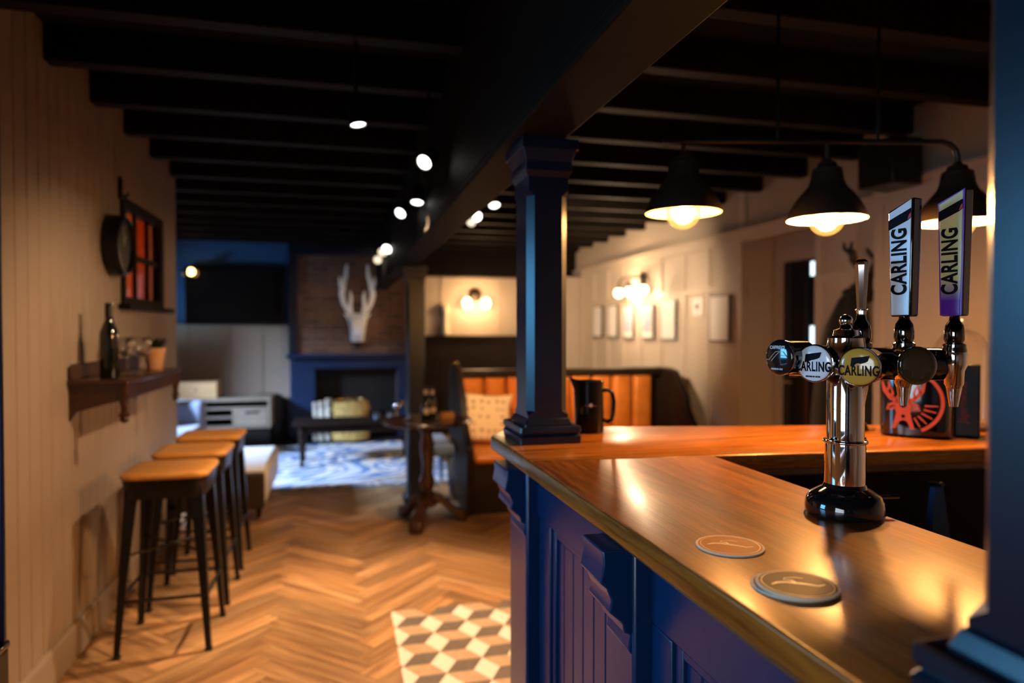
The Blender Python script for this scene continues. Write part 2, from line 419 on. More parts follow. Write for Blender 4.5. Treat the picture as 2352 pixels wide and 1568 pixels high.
def text_mb(s, size, off=.0, ext=.0004, sx=1., align='CENTER', sp=1.):
    """lettering as a mesh in the XY plane"""
    cu = bpy.data.curves.new('lettering', 'FONT'); cu.body = s; cu.size = size; cu.offset = off; cu.extrude = ext
    cu.align_x = align; cu.align_y = 'CENTER'; cu.space_character = sp
    o = bpy.data.objects.new('lettering', cu); COL.objects.link(o)
    dg = bpy.context.evaluated_depsgraph_get(); dg.update()
    me = bpy.data.meshes.new_from_object(o.evaluated_get(dg))
    mb = MB(); mb.bm.from_mesh(me)
    bmesh.ops.scale(mb.bm, vec=(sx, 1, 1), verts=mb.bm.verts)
    bpy.data.objects.remove(o); bpy.data.curves.remove(cu); bpy.data.meshes.remove(me)
    return mb
def xf(mb, mtx): bmesh.ops.transform(mb.bm, matrix=mtx, verts=mb.bm.verts); return mb
def poly_flat(mb, pts, z0=0., z1=.0004): return mb.prism(pts, z0, z1)
def stroke(mb, pts, w, z0=0., z1=.0004):
    """flat line of width w (number or per point) through 2D points"""
    n = len(pts); ws = w if isinstance(w, (list, tuple)) else [w]*n; L, Rr = [], []
    for i in range(n):
        a, b = Vector(pts[max(i-1, 0)]), Vector(pts[min(i+1, n-1)]); d = (b - a).normalized(); nn = Vector((-d.y, d.x))
        p = Vector(pts[i]); L.append(p + nn*ws[i]/2); Rr.append(p - nn*ws[i]/2)
    for i in range(n-1): mb.prism([L[i], Rr[i], Rr[i+1], L[i+1]], z0, z1)
    return mb
def arc(cx, cy, r, a0, a1, n=16): return [(cx + r*math.cos(a0 + (a1-a0)*i/n), cy + r*math.sin(a0 + (a1-a0)*i/n)) for i in range(n+1)]

# ------------------------------------------------------------------ lights
def light(kind, name, loc, power, col, size=.05, rot=None, size_y=None, angle=None, blend=.5, aim=None):
    l = bpy.data.lights.new(name, kind); l.energy = power; l.color = col
    if kind == 'AREA':
        l.shape = 'RECTANGLE'; l.size = size; l.size_y = size_y or size
    else: l.shadow_soft_size = size
    if kind == 'SPOT': l.spot_size = angle; l.spot_blend = blend
    o = bpy.data.objects.new(name, l); COL.objects.link(o); o.location = loc
    if aim is not None: o.rotation_euler = (Vector(aim) - Vector(loc)).to_track_quat('-Z', 'Y').to_euler()
    elif rot: o.rotation_euler = rot
    return o
WARM = (1, .52, .19); WARM2 = (1, .60, .28); NEUT = (1, .72, .45); DAY = (.72, .86, 1.0); BLUE = (.13, .52, 1.0)

# ================================================================== SETTING
# ---- floor: herringbone planks
def build_floor():
    me = bpy.data.meshes.new('floor'); V, Fc, tone, UV = [], [], [], []
    L, W = .60, .10; s2 = math.sqrt(.5)
    def w(u, v): return ((u - v)*s2 + .14, (u + v)*s2 + 1.0)
    def quad(u0, u1, v0, v1, along_u):
        c = w((u0+u1)/2, (v0+v1)/2)
        if not (-1.35 < c[0] < 3.3 and -.6 < c[1] < 6.45): return
        g = .0012
        P = [w(u0+g, v0+g), w(u1-g, v0+g), w(u1-g, v1-g), w(u0+g, v1-g)]
        i = len(V); V.extend((p[0], p[1], 0.) for p in P); Fc.append((i, i+1, i+2, i+3))
        t = rnd.uniform(.62, 1.15); k = rnd.uniform(-.06, .06); tone.append((t*(1+k), t, t*(1-k), 1))
        o1, o2 = rnd.uniform(0, 30), rnd.uniform(0, 30)
        q = [(u0, v0), (u1, v0), (u1, v1), (u0, v1)]
        UV.extend(((a+o1, b+o2) if along_u else (b+o1, a+o2)) for a, b in q)
    for m_ in range(-8, 10):
        for k in range(-90, 110):
            ox, oy = m_*L, -m_*L
            quad(ox+k*W, ox+k*W+L, oy+k*W, oy+(k+1)*W, True)
            quad(ox+L+k*W, ox+L+(k+1)*W, oy+(k+1)*W-L, oy+(k+1)*W, False)
    i = len(V); V.extend([(-3.2, -2, -.004), (3.4, -2, -.004), (3.4, 9.2, -.004), (-3.2, 9.2, -.004)]); Fc.append((i, i+1, i+2, i+3))
    tone.append((.6, .55, .5, 1)); UV.extend([(0, 0), (6, 0), (6, 9), (0, 9)])
    i = len(V); V.extend([(-3.2, -2, -.1), (3.4, -2, -.1), (3.4, 9.2, -.1), (-3.2, 9.2, -.1)]); Fc.append((i+3, i+2, i+1, i))
    tone.append((.6, .55, .5, 1)); UV.extend([(0, 0), (6, 0), (6, 9), (0, 9)])
    me.from_pydata(V, [], Fc); me.update()
    at = me.attributes.new('plank_tone', 'FLOAT_COLOR', 'FACE')
    for j, t in enumerate(tone): at.data[j].color = t
    ul = me.uv_layers.new(name='UVMap')
    for j, q in enumerate(UV): ul.data[j].uv = q
    me.materials.append(M['floor'])
    o = bpy.data.objects.new('floor', me); COL.objects.link(o); o['kind'] = 'structure'
build_floor()

def build_tiles():
    mb = MB(); s = .109; h = s*math.sqrt(3)
    faces = []
    e = [Vector((math.cos(t), math.sin(t)))*s for t in (PI/3, PI, -PI/3)]
    for i in range(-2, 16):
        for j in range(-4, 26):
            c = Vector((.2465 - .5*s + 1.5*s*i, 2.872 - 12*h + h*j + (h/2 if i % 2 else 0)))
            for k, (a, b) in enumerate(((e[2], e[0]), (e[0], e[1]), (e[1], e[2]))):
                faces.append(([c, c+a, c+a+b, c+b], k))
    for P, k in faces:
        cc = sum(P, Vector((0, 0)))/4
        if cc.y > 3.30 or cc.x < .20 or cc.x > 2.3 or cc.y < .2: continue
        m = cc; Q = [m + (p-m)*.985 for p in P]
        f = mb.bm.faces.new([mb.bm.verts.new((p.x, p.y, .0025)) for p in Q]); f.material_index = k
    geom = mb.bm.verts[:] + mb.bm.edges[:] + mb.bm.faces[:]
    bmesh.ops.bisect_plane(mb.bm, geom=geom, plane_co=(.237, 0, 0), plane_no=(-1, 0, 0), clear_outer=True)
    struct('floor_tiles', mb, [M['tilew'], M['tiled'], M['tilet']])
build_tiles()

# ---- left wall, tongue and groove boards, two openings
wl = struct('wall_left', MB().box(-1.24, -1.105, -2, -1.28, 0, 2.6).box(-1.24, -1.105, -1.28, .12, 0, .9).box(-1.24, -1.105, -1.28, .12, 1.9, 2.6).box(-1.24, -1.105, .12, 1.12, 0, 2.6)
            .box(-1.24, -1.105, 1.12, 1.72, 0, .9).box(-1.24, -1.105, 1.12, 1.72, 1.8, 2.6).box(-1.24, -1.105, 1.72, 3.92, 0, 2.6).box(-1.24, -1.105, 3.92, 4.72, 0, 1.50).box(-1.24, -1.105, 3.92, 4.72, 2.05, 2.6).box(-1.24, -1.105, 4.72, 5.10, 0, 2.6), M['greige'])
bd = MB()
for k in range(0, 70):
    y1 = 5.12 - .1*k; y0 = y1 - .1; g = .0055
    spans = [(0, 2.56)]
    if k < 12 and k >= 4: spans = [(0, 1.50), (2.05, 2.56)]
    if 34 <= k < 40: spans = [(0, .9), (1.8, 2.56)]
    if 50 <= k < 64: spans = [(0, .9), (1.9, 2.56)]
    for z0, z1 in spans:
        bd.prism([(-1.106, y0), (-1.106, y1), (-1.097, y1), (-1.090, y1-g), (-1.090, y0+g), (-1.097, y0)], z0, z1)
struct('wall_boards', bd, M['greige'], wl)
struct('wall_end_trim', MB().box(-1.25, -1.088, 5.10, 5.125, 0, 2.6), M['greige'], wl)
struct('baseboard_left', MB().prism([(-1.09, 0), (-1.072, 0), (-1.072, .125), (-1.080, .142), (-1.09, .142)], 1.0, 5.12, 'Y'), M['greige'])

# ---- the rest of the shell
struct('wall_alcove_front', MB().box(-3.1, -1.24, 5.0, 5.12, 0, 2.6), M['greige'])
wa = struct('wall_alcove_left', MB().box(-3.1, -3.0, 5.12, 5.2, 0, 2.6).box(-3.1, -3.0, 6.78, 7.5, 0, 2.6).box(-3.1, -3.0, 8.2, 9.0, 0, 2.6).box(-3.1, -3.0, 7.5, 8.2, 0, 1.1).box(-3.1, -3.0, 7.5, 8.2, 1.4, 2.6).box(-3.1, -3.0, 5.2, 6.78, 0, .5).box(-3.1, -3.0, 5.2, 6.78, 2.1, 2.6), M['greige'])
struct('wall_rear', MB().box(-1.3, 3.2, -2.1, -2, 0, 2.6), M['greige'])
struct('ceiling', MB().box(-3.2, 3.4, -2, 9.1, 2.54, 2.62), M['ceil'])
wf = struct('wall_far', MB().box(-3.1, 3.2, 8.9, 9.0, 0, 2.6), M['bluewall'])
dd = MB().box(-3.0, -.55, 8.885, 8.9, 0, 1.40).box(-3.0, -.55, 8.87, 8.9, 1.40, 1.44)
struct('dado_panelling', dd, M['greige'], wf)
for bx in (-2.25, -1.776, -1.32, -.937): struct('batten', MB().box(bx-.02, bx+.02, 8.874, 8.886, .15, 1.399), M['greige'], wf)
struct('baseboard_far', MB().box(-3.0, -.56, 8.866, 8.886, 0, .15), M['greige'])
# far right of the end wall: pale board between dark wood and a dark bulkhead
struct('pale_boarding', MB().box(.95, 3.05, 8.87, 8.9, 1.30, 2.06), M['cream'], wf)
for bx in (1.30, 2.05, 2.6): struct('batten', MB().box(bx-.02, bx+.02, 8.855, 8.871, 1.30, 2.06), M['cream'], wf)
struct('dark_boarding', MB().box(.95, 3.05, 8.84, 8.9, 0, 1.27).box(.95, 3.05, 8.78, 8.9, 1.27, 1.30), M['darkwood'], wf)
struct('trim_1', MB().box(.95, 3.05, 8.60, 8.9, 2.06, 2.54), M['joist'])
# chimney breast
cb = struct('wall_chimney_breast', MB().box(-.52, .95, 8.75, 8.9, .92, 2.54).box(-.52, -.29, 8.75, 8.9, 0, .92).box(.70, .95, 8.75, 8.9, 0, .92), M['brick'])
struct('breast_edge', MB().box(-.60, -.50, 8.70, 8.9, 1.0, 2.54).box(.93, 1.02, 8.70, 8.9, 0, 2.54).box(-.60, 1.02, 8.68, 8.76, 2.29, 2.40), M['navy'], cb)
# right wall with recess for the door
wr = struct('wall_right', MB().box(3.05, 3.2, 4.705, 9.0, 0, 2.6).box(3.05, 3.2, 3.15, 3.84, 0, 2.6).box(3.05, 3.2, 3.85, 4.69, 2.10, 2.6)
            .box(2.92, 3.2, -2, 3.20, 0, 2.6), M['plaster'])
struct('wall_recess', MB().box(3.31, 3.45, 3.6, 4.9, 0, 2.6).box(3.045, 3.45, 4.69, 4.78, 0, 2.6).box(3.06, 3.28, 4.675, 4.692, 1.63, 1.69).box(3.06, 3.12, 4.678, 4.692, 0, 2.0).box(3.05, 3.45, 3.76, 3.85, 0, 2.6), M['cream'])
struct('panelling', MB().box(3.03, 3.052, 4.695, 8.9, 0, 2.12).box(3.03, 3.052, 3.2, 3.845, 0, 2.12), M['cream'], wr)
rail = lambda x, y0, y1, z0, z1, d: MB().prism([(x, z0), (x-d, z0+.01), (x-d, z1-.01), (x-d-.02, z1-.008), (x-d-.02, z1), (x, z1)], y0, y1, 'Y')
struct('top_rail', rail(3.03, 4.60, 8.9, 2.05, 2.15, .015), M['cream'], wr)
struct('top_rail', rail(3.03, 3.2, 4.60, 2.05, 2.15, .015), M['cream'], wr)
struct('middle_rail', MB().box(3.008, 3.0315, 4.70, 8.9, 1.675, 1.735), M['cream'], wr)
struct('middle_rail', MB().box(3.008, 3.0315, 3.2, 3.84, 1.675, 1.735), M['cream'], wr)
for by in (4.72, 5.19, 5.62, 6.07, 6.52, 6.97, 7.42, 7.87, 8.30, 3.82, 3.50): struct('batten', MB().box(3.013, 3.031, by-.029, by+.029, 0, 2.052), M['cream'], wr)
struct('projecting_panel', MB().box(2.90, 2.921, -2, 3.202, 0, 2.14).box(2.883, 2.901, -2, 3.2015, 2.06, 2.139), M['cream'], wr)
struct('projecting_cornice', MB().prism([(2.90, 2.13), (2.86, 2.15), (2.86, 2.17), (2.92, 2.17)], -2, 3.20, 'Y'), M['cream'], wr)
for by in (3.17, 2.72, 2.3): struct('batten', MB().box(2.888, 2.9005, by-.03, by+.0285, 0, 2.062), M['cream'], wr)
struct('projecting_rail', MB().box(2.884, 2.901, -2, 3.199, 1.60, 1.66), M['cream'], wr)
# door in the recess
struct('trim_2', MB().box(3.28, 3.312, 4.54, 4.66, 0, 2.0).box(3.28, 3.312, 3.852, 4.54, 1.89, 2.0), M['cream'])
dr = struct('door_1', MB().box(3.285, 3.31, 3.86, 4.54, .01, 1.88), M['dark'])
struct('door_panel', MB().box(3.275, 3.288, 4.44, 4.53, .02, 1.87).box(3.275, 3.288, 4.24, 4.29, .02, 1.87).box(3.275, 3.288, 3.86, 4.53, .02, .25), M['navy'], dr)
struct('door_glass', MB().box(3.274, 3.284, 4.175, 4.225, 1.21, 1.40).box(3.274, 3.284, 4.175, 4.225, 1.76, 1.86), M['daylit'], dr, label='narrow daylit glass strip')
dh = MB().cyl((3.275, 4.47, .98), (3.235, 4.47, .98), .008).tube([(3.235, 4.475, .98), (3.235, 4.40, .985), (3.237, 4.36, .98)], .008)
struct('door_handle', dh, M['chrome'], dr)

# ---- ceiling joists, main beam, posts
for i, y in enumerate([-1.0 + .5*k for k in range(20)]):
    if y > 8.7: continue
    yy = y - .03
    x0 = -1.09 if yy < 5.1 else -3.0
    struct('ceiling_joist', MB().box(x0, 3.05, yy, yy+.075, 2.40, 2.55), M['joist'], b=.004)
bm_ = struct('ceiling_beam', MB().box(.44, .575, -1.9, 8.75, 1.90, 2.54), M['beam'], b=.012)
struct('beam_bead', MB().box(.432, .583, -1.9, 8.75, 1.875, 1.90), M['beam'], bm_, b=.006)

def post(x0, x1, y0, y1, zb, zt, label):
    """square chamfered post; moulded foot, capital"""
    c = .018
    def ring(d, z, cc): 
        a0, a1, b0, b1 = x0-d, x1+d, y0-d, y1+d
        return [(a0+cc, b0, z), (a1-cc, b0, z), (a1, b0+cc, z), (a1, b1-cc, z), (a1-cc, b1, z), (a0+cc, b1, z), (a0, b1-cc, z), (a0, b0+cc, z)]
    rings = [ring(0, zb, .001), ring(0, zb+.072, .001), ring(0, zb+.084, c), ring(0, zt-.15, c), ring(0, zt-.135, .001), ring(0, zt, .001)]
    o = struct('column_post', MB().loft(rings), M['navy'], b=0)
    o['label'] = label
    prof = [(.027, 0), (.028, .018), (.023, .024), (.028, .031), (.027, .044), (.022, .046), (.017, .030), (.011, .030), (.010, .048), (.004, .062), (.0, .066)]
    f = MB().loft([ring(d, zb+h, .003) for d, h in prof], cap=False)
    struct('foot_moulding', f, M['navy'], o)
    if zt > 1.8:
        cp = MB().loft([ring(d, zt+h, .002) for d, h in ((0, -.10), (.008, -.085), (.008, -.06), (.018, -.03), (.022, -.03), (.022, -.003), (0, -.002))], cap=False)
        struct('capital_moulding', cp, M['navy'], o)
    return o
post(.482, .594, 1.735, 1.875, 1.071, 1.876, 'dark blue square post standing on the corner of the bar')
post(.480, .610, .298, .432, 1.071, 1.876, 'blue square post at the right edge, in front of the taps')
post(.515, .660, 5.42, 5.56, 0, 1.876, 'dark square post behind the pedestal table')
struct('column_left', MB().box(-.90, -.793, 1.90, 1.915, .613, 2.40), M['bar_blue'], b=.004)

# ---- windows: daylight at the near left wall, and in the back alcove; lit inner window
def daylight_window(name, y0, y1, z0, z1):
    o = struct(name, MB().box(-1.20, -1.10, y0, y0+.045, z0, z1).box(-1.20, -1.10, y1-.045, y1, z0, z1).box(-1.20, -1.10, y0+.045, y1-.045, z0, z0+.045).box(-1.20, -1.10, y0+.045, y1-.045, z1-.045, z1)
               .box(-1.17, -1.13, y0+.045, y1-.045, (z0+z1)/2-.012, (z0+z1)/2+.012), M['white'])
    struct('pane', MB().box(-1.152, -1.148, y0+.045, y1-.045, z0+.045, z1-.045), M['pane'], o)
daylight_window('window_1', 1.12, 1.72, .9, 1.8)
daylight_window('window_4', -1.28, .12, .9, 1.9)
w3 = struct('window_3', MB().box(-3.09, -3.01, 5.2, 5.26, .5, 2.1).box(-3.09, -3.01, 6.73, 6.78, .5, 2.1).box(-3.09, -3.01, 5.26, 6.73, .5, .56).box(-3.09, -3.01, 5.26, 6.73, 2.04, 2.1), M['white'])
struct('pane', MB().box(-3.052, -3.048, 5.26, 6.73, .56, 2.04), M['pane'], w3)
light('AREA', 'daylight_near_window', (-2.3, 1.5, 1.9), 220, BLUE, 1.8, size_y=1.5, aim=(.3, 1.3, .9))
light('AREA', 'daylight_rear_window', (-2.0, -.9, 1.7), 110, DAY, 2.0, size_y=1.4, aim=(.95, .95, 1.3))
w5 = struct('added_light_slot', MB().box(-3.09, -3.01, 7.5, 7.53, 1.1, 1.4).box(-3.09, -3.01, 8.17, 8.2, 1.1, 1.4).box(-3.09, -3.01, 7.53, 8.17, 1.1, 1.13).box(-3.09, -3.01, 7.53, 8.17, 1.37, 1.4), M['white'])  # added opening, only shapes the blue light strip on the far wall
struct('pane', MB().box(-3.052, -3.048, 7.53, 8.17, 1.13, 1.37), M['pane'], w5)
light('AREA', 'added_strip_light', (-3.8, 7.4, .9), 150, (.35, .68, 1.0), .5, aim=(-1.9, 8.9, 1.8))  # added emitter that brightens the wall strip left of the television
light('AREA', 'daylight_alcove_window', (-4.5, 5.2, 2.65), 1950, (.50, .68, 1.0), .6, size_y=.7, aim=(-.2, 7.2, .2))

w2 = struct('window_2', MB().box(-1.125, -1.076, 3.90, 3.955, 1.50, 2.06).box(-1.125, -1.076, 4.655, 4.735, 1.50, 2.06).box(-1.125, -1.076, 3.955, 4.655, 2.01, 2.06).box(-1.125, -1.076, 3.955, 4.655, 1.50, 1.545)
            .box(-1.108, -1.090, 4.175, 4.20, 1.545, 2.01).box(-1.108, -1.090, 4.42, 4.445, 1.545, 2.01).box(-1.108, -1.090, 3.955, 4.655, 1.755, 1.785), M['joist'])
struct('window_sill', MB().box(-1.09, -1.03, 3.85, 4.80, 1.478, 1.505), M['joist'], w2, b=.004)
struct('pane', MB().box(-1.101, -1.098, 3.955, 4.655, 1.545, 2.01), M['pane'], w2)
# the lit cupboard-deep space behind that window
struct('wall_window_niche', MB().box(-2.0, -1.98, 3.6, 5.0, 1.2, 2.4).box(-2.0, -1.24, 3.58, 3.6, 1.2, 2.4).box(-2.0, -1.24, 4.98, 5.0, 1.2, 2.4).box(-2.0, -1.24, 3.6, 5.0, 1.18, 1.2).box(-2.0, -1.24, 3.6, 5.0, 2.4, 2.42), M['curtain'])
light('POINT', 'niche_lamp', (-1.55, 4.35, 1.80), 13, (1, .68, .36), .05)
for i, (y0, y1) in enumerate(((4.02, 4.17), (4.26, 4.42), (4.47, 4.67), (3.93, 3.985))):
    mb = MB(); n = 8
    pts = [(-1.135 - .008*math.cos(k*PI), y0 + (y1-y0)*k/n) for k in range(n+1)]
    mb.prism(pts + [(p[0]-.006, p[1]) for p in pts[::-1]], 1.50, 2.06)
    cl = ['left hand', 'middle', 'right hand', 'far left, clock side'][i]
    solo('curtain', mb, M['sheer'], f'{cl} orange curtain panel glowing behind the small wall window', 'curtain', (-1.135, (y0+y1)/2, 1.50), 'curtains behind the small window')
solo('green_glint', MB().box(-1.120, -1.106, 3.975, 4.02, 1.955, 1.99), M['green'], 'small green reflection made as a glowing block in the top left window pane', 'light', (-1.113, 4.0, 1.955), b=.004)  # glowing block in place of a green sign's reflection in the pane
solo('green_glint', MB().box(-1.120, -1.106, 4.215, 4.25, 1.955, 1.98), M['green'], 'fainter green reflection made as a glowing block in the top middle window pane', 'light', (-1.113, 4.235, 1.955), b=.003)

# ================================================================== BAR
bar = thing('bar_counter', 'blue panelled bar with an L-shaped varnished wooden top', 'bar', (.66, 1.2, 0))
def slab(poly, z0, z1, r=.005):
    mb = MB(); 
    def ins(d):
        n = len(poly); out = []
        for i in range(n):
            p, a, b = Vector(poly[i]), Vector(poly[i-1]), Vector(poly[(i+1) % n])
            d1, d2 = (p-a).normalized(), (b-p).normalized(); n1, n2 = Vector((-d1.y, d1.x)), Vector((-d2.y, d2.x))
            bs = (n1+n2).normalized(); out.append(p + bs*d/max(.3, bs.dot(n1)))
        return out
    R = []
    for d, z in ((r, z0), (r*.3, z0+r*.3), (0, z0+r), (0, z1-r), (r*.3, z1-r*.3), (r, z1)): R.append([(p.x, p.y, z) for p in ins(d)])
    return mb.loft(R)
part(bar, 'worktop', slab([(.430, -.6), (.836, -.6), (.868, 1.461), (.421, 1.50)][::1], 1.032, 1.07), M['counter'], True, ang=60)
part(bar, 'return_worktop', slab([(.421, 1.501), (.868, 1.462), (2.5, 1.294), (2.5, 1.64), (.80, 1.985), (.49, 2.02), (.417, 1.895)], 1.032, 1.07), M['counter_x'], True, ang=60)
part(bar, 'edge_moulding', MB().prism([(.445, -.6), (.455, 1.88), (.50, 1.98), (.85, 1.94), (2.45, 1.62), (2.45, 1.34), (.84, 1.49), (.82, -.6)], 1.008, 1.034), M['edge_wood'], True, b=.006)
part(bar, 'carcass', MB().box(.53, .80, -.6, 1.86, 0, 1.008), M['dark'], True)
part(bar, 'return_carcass', MB().prism([(.80, 1.53), (2.45, 1.37), (2.45, 1.58), (.80, 1.90)], 0, 1.008), M['joist'], True)
part(bar, 'front_rail', MB().box(.500, .53, -.6, 1.86, .885, 1.008), M['bar_blue'], True, b=.003)
part(bar, 'plinth', MB().box(.485, .53, -.6, 1.87, 0, .17), M['bar_blue'], True, b=.004)
part(bar, 'end_panel', MB().box(.47, .84, 1.86, 1.88, 0, 1.008), M['bar_blue'], True, b=.003)
for y0, y1 in ((1.60, 1.69), (1.145, 1.21), (.965, 1.035), (.33, .42), (-.25, -.18)):
    part(bar, 'stile', MB().box(.500, .53, y0, y1, .17, .885), M['bar_blue'], True, b=.003)
for y0, y1 in ((1.21, 1.60), (.42, .965), (-.18, .33)):
    mb = MB(); n = round((y1-y0)/.066); w_ = (y1-y0)/n
    for i in range(n):
        a, b_ = y0+i*w_, y0+(i+1)*w_; g = .0045
        mb.prism([(.53, a), (.53, b_), (.521, b_), (.516, b_-g), (.516, a+g), (.521, a)], .17, .885)
    part(bar, 'beadboard_panel', mb, M['bar_blue'], True)
    part(bar, 'panel_moulding', MB().box(.507, .52, y0, y0+.022, .17, .885).box(.507, .52, y1-.022, y1, .17, .885).box(.507, .52, y0+.022, y1-.022, .865, .885), M['bar_blue'], True, b=.004)
def pilaster(y0, y1):
    pl = part(bar, 'pilaster', MB().box(.468, .53, y0, y1, 0, 1.008), M['bar_blue'], True, b=.006)
    prof = [(.468, .83), (.462, .84), (.466, .865), (.455, .868), (.452, .885), (.440, .895), (.428, .905), (.432, .925), (.424, .945), (.412, .955), (.418, .985), (.416, 1.008), (.50, 1.008), (.50, .83)]
    part(pl, 'corbel', MB().prism([(p[0], p[1]) for p in prof], y0+.006, y1-.006, 'Y'), M['bar_blue'], True, b=.003)
# the corbel meshes are built in world terms below the pilaster, which sits at the bar's origin
pilaster(1.035, 1.145); pilaster(1.70, 1.86); pilaster(-.45, -.34)

# ================================================================== BEER FONT
FX, FY = .800, .945
font = thing('beer_font', 'tall chrome beer font with four round badges on the bar', 'beer tap', (FX, FY, 1.0702))
def fp(x, y, z): return (x-FX, y-FY, z-1.0702)
part(font, 'base_flange', MB().lathe([(.052, 0), (.060, .003), (.061, .012), (.059, .024), (.053, .033), (.043, .039), (.034, .044), (.031, .052), (.028, .053)], seg=48), M['black_gloss'])
part(font, 'base_pin', MB().cyl((.058, -.012, .026), (.086, -.022, .028), .0035), M['darkchrome'])
part(font, 'column', MB().lathe([(.0315, .045), (.031, .110), (.0305, .118), (.0285, .120), (.0285, .245), (.026, .25)], seg=48), M['chrome'])
part(font, 'collar_ring', MB().torus((0, 0, .119), .0315, .0028).sphere((-.034, -.010, .122), .005, 12).sphere((.036, 0, .120), .005, 12), M['chrome'])
cpts = [(.742, 1.008, 1.318), (.77, .985, 1.317), (.80, .963, 1.316), (.84, .955, 1.315), (.90, .957, 1.313), (.95, .957, 1.312), (1.005, .955, 1.311)]
part(font, 'crossbar', MB().tube([fp(*p) for p in cpts], .027, 28), M['black_gloss'])
part(font, 'hub', MB().lathe([(.030, .228), (.0325, .235), (.0325, .262), (.030, .268), (.0275, .284), (.0275, .287), (.020, .291), (.018, .300), (.010, .303), (.008, .308)], seg=40), M['chrome'])
part(font, 'finial', MB().sphere((0, 0, .315), .0105, 20).lathe([(.008, .302), (.006, .308)], seg=16), M['chrome'])
def badge(pos, n, r, face, L=.05):
    n = Vector((n[0], n[1], 0)).normalized(); p = Vector(fp(*pos))
    b = part(font, 'badge', MB().lathe([(r*.93, -L), (r*.97, -.012), (r, -.008), (r, -.002), (r*.97, 0)], p, 40, n), M['black_gloss'])
    part(b, 'badge_rim', MB().torus(p - n*.002, r*.985, .0012, n, 48, 8), M['chrome'])
    dome = [(r*.95*math.cos(t), .005*math.sin(t)) for t in [PI/2*i/8 for i in range(9)]]
    part(b, 'badge_face', MB().lathe([(r*.95, -.002)] + dome, p, 40, n), face)
    right = Vector((0, 0, 1)).cross(n)            # to the viewer's right when facing the badge
    fr = Matrix(((right.x, 0, n.x, p.x), (right.y, 0, n.y, p.y), (0, 1, 0, p.z), (0, 0, 0, 1)))
    return b, fr
def flag(mb, cx, cy, s, z=.0045):
    return poly_flat(mb, [(cx-.5*s, cy-.34*s), (cx-.44*s, cy+.16*s), (cx+.52*s, cy+.30*s), (cx+.42*s, cy-.02*s), (cx+.28*s, cy-.10*s)], z, z+.0004)
R_ = .0302
b1, f1 = badge((.702, .981, 1.325), (-.969, -.249), .0288, M['cap_black'], .06)
mb = text_mb("CAFFREY'S", .0075, .0002, sx=.85); part(b1, 'lettering', xf(mb, f1 @ Matrix.Translation((-.001, .0165, .0042))), M['ink_white'])
mb = MB(); stroke(mb, [(-.022, -.003), (-.017, -.004), (-.010, .004), (-.004, .0095), (.002, .0105)], .0008, .0046, .005)
stroke(mb, [(-.013, -.006), (-.004, .003), (.004, .010), (.011, .010), (.015, .005), (.019, .001)], .0009, .0046, .005); part(b1, 'hill_emblem', xf(mb, f1), M['ink_gold'])
mb = text_mb("PREMIUM ALE", .0042, .0001, sx=.9); part(b1, 'lettering', xf(mb, f1 @ Matrix.Translation((-.002, -.019, .0038))), M['ink_white'])
b2, f2 = badge((.740, .945, 1.3165), (-.906, -.421), R_, M['cap_white'], .055)
part(b2, 'flag_emblem', xf(flag(MB(), .000, .0105, .027), f2), M['ink'])
part(b2, 'lettering', xf(text_mb('CARLING', .0215, .0006, sx=.60, sp=1.10), f2 @ Matrix.Translation((0, -.0055, .0046))), M['ink'])
part(b2, 'lettering', xf(text_mb('PREMIUM BEER', .0036, .0001), f2 @ Matrix.Translation((0, -.021, .0036))), M['ink'])
b3, f3 = badge((.782, .895, 1.313), (-.82, -.571), R_, M['cap_gold'], .055)
part(b3, 'flag_emblem', xf(flag(MB(), .002, .0095, .027), f3), M['ink'])
part(b3, 'lettering', xf(text_mb('CARLING', .0215, .0006, sx=.60, sp=1.10), f3 @ Matrix.Translation((0, -.0065, .0046))), M['ink'])
b4, f4 = badge((.896, .899, 1.313), (-.325, -.946), R_, M['cap_clear'], .055)

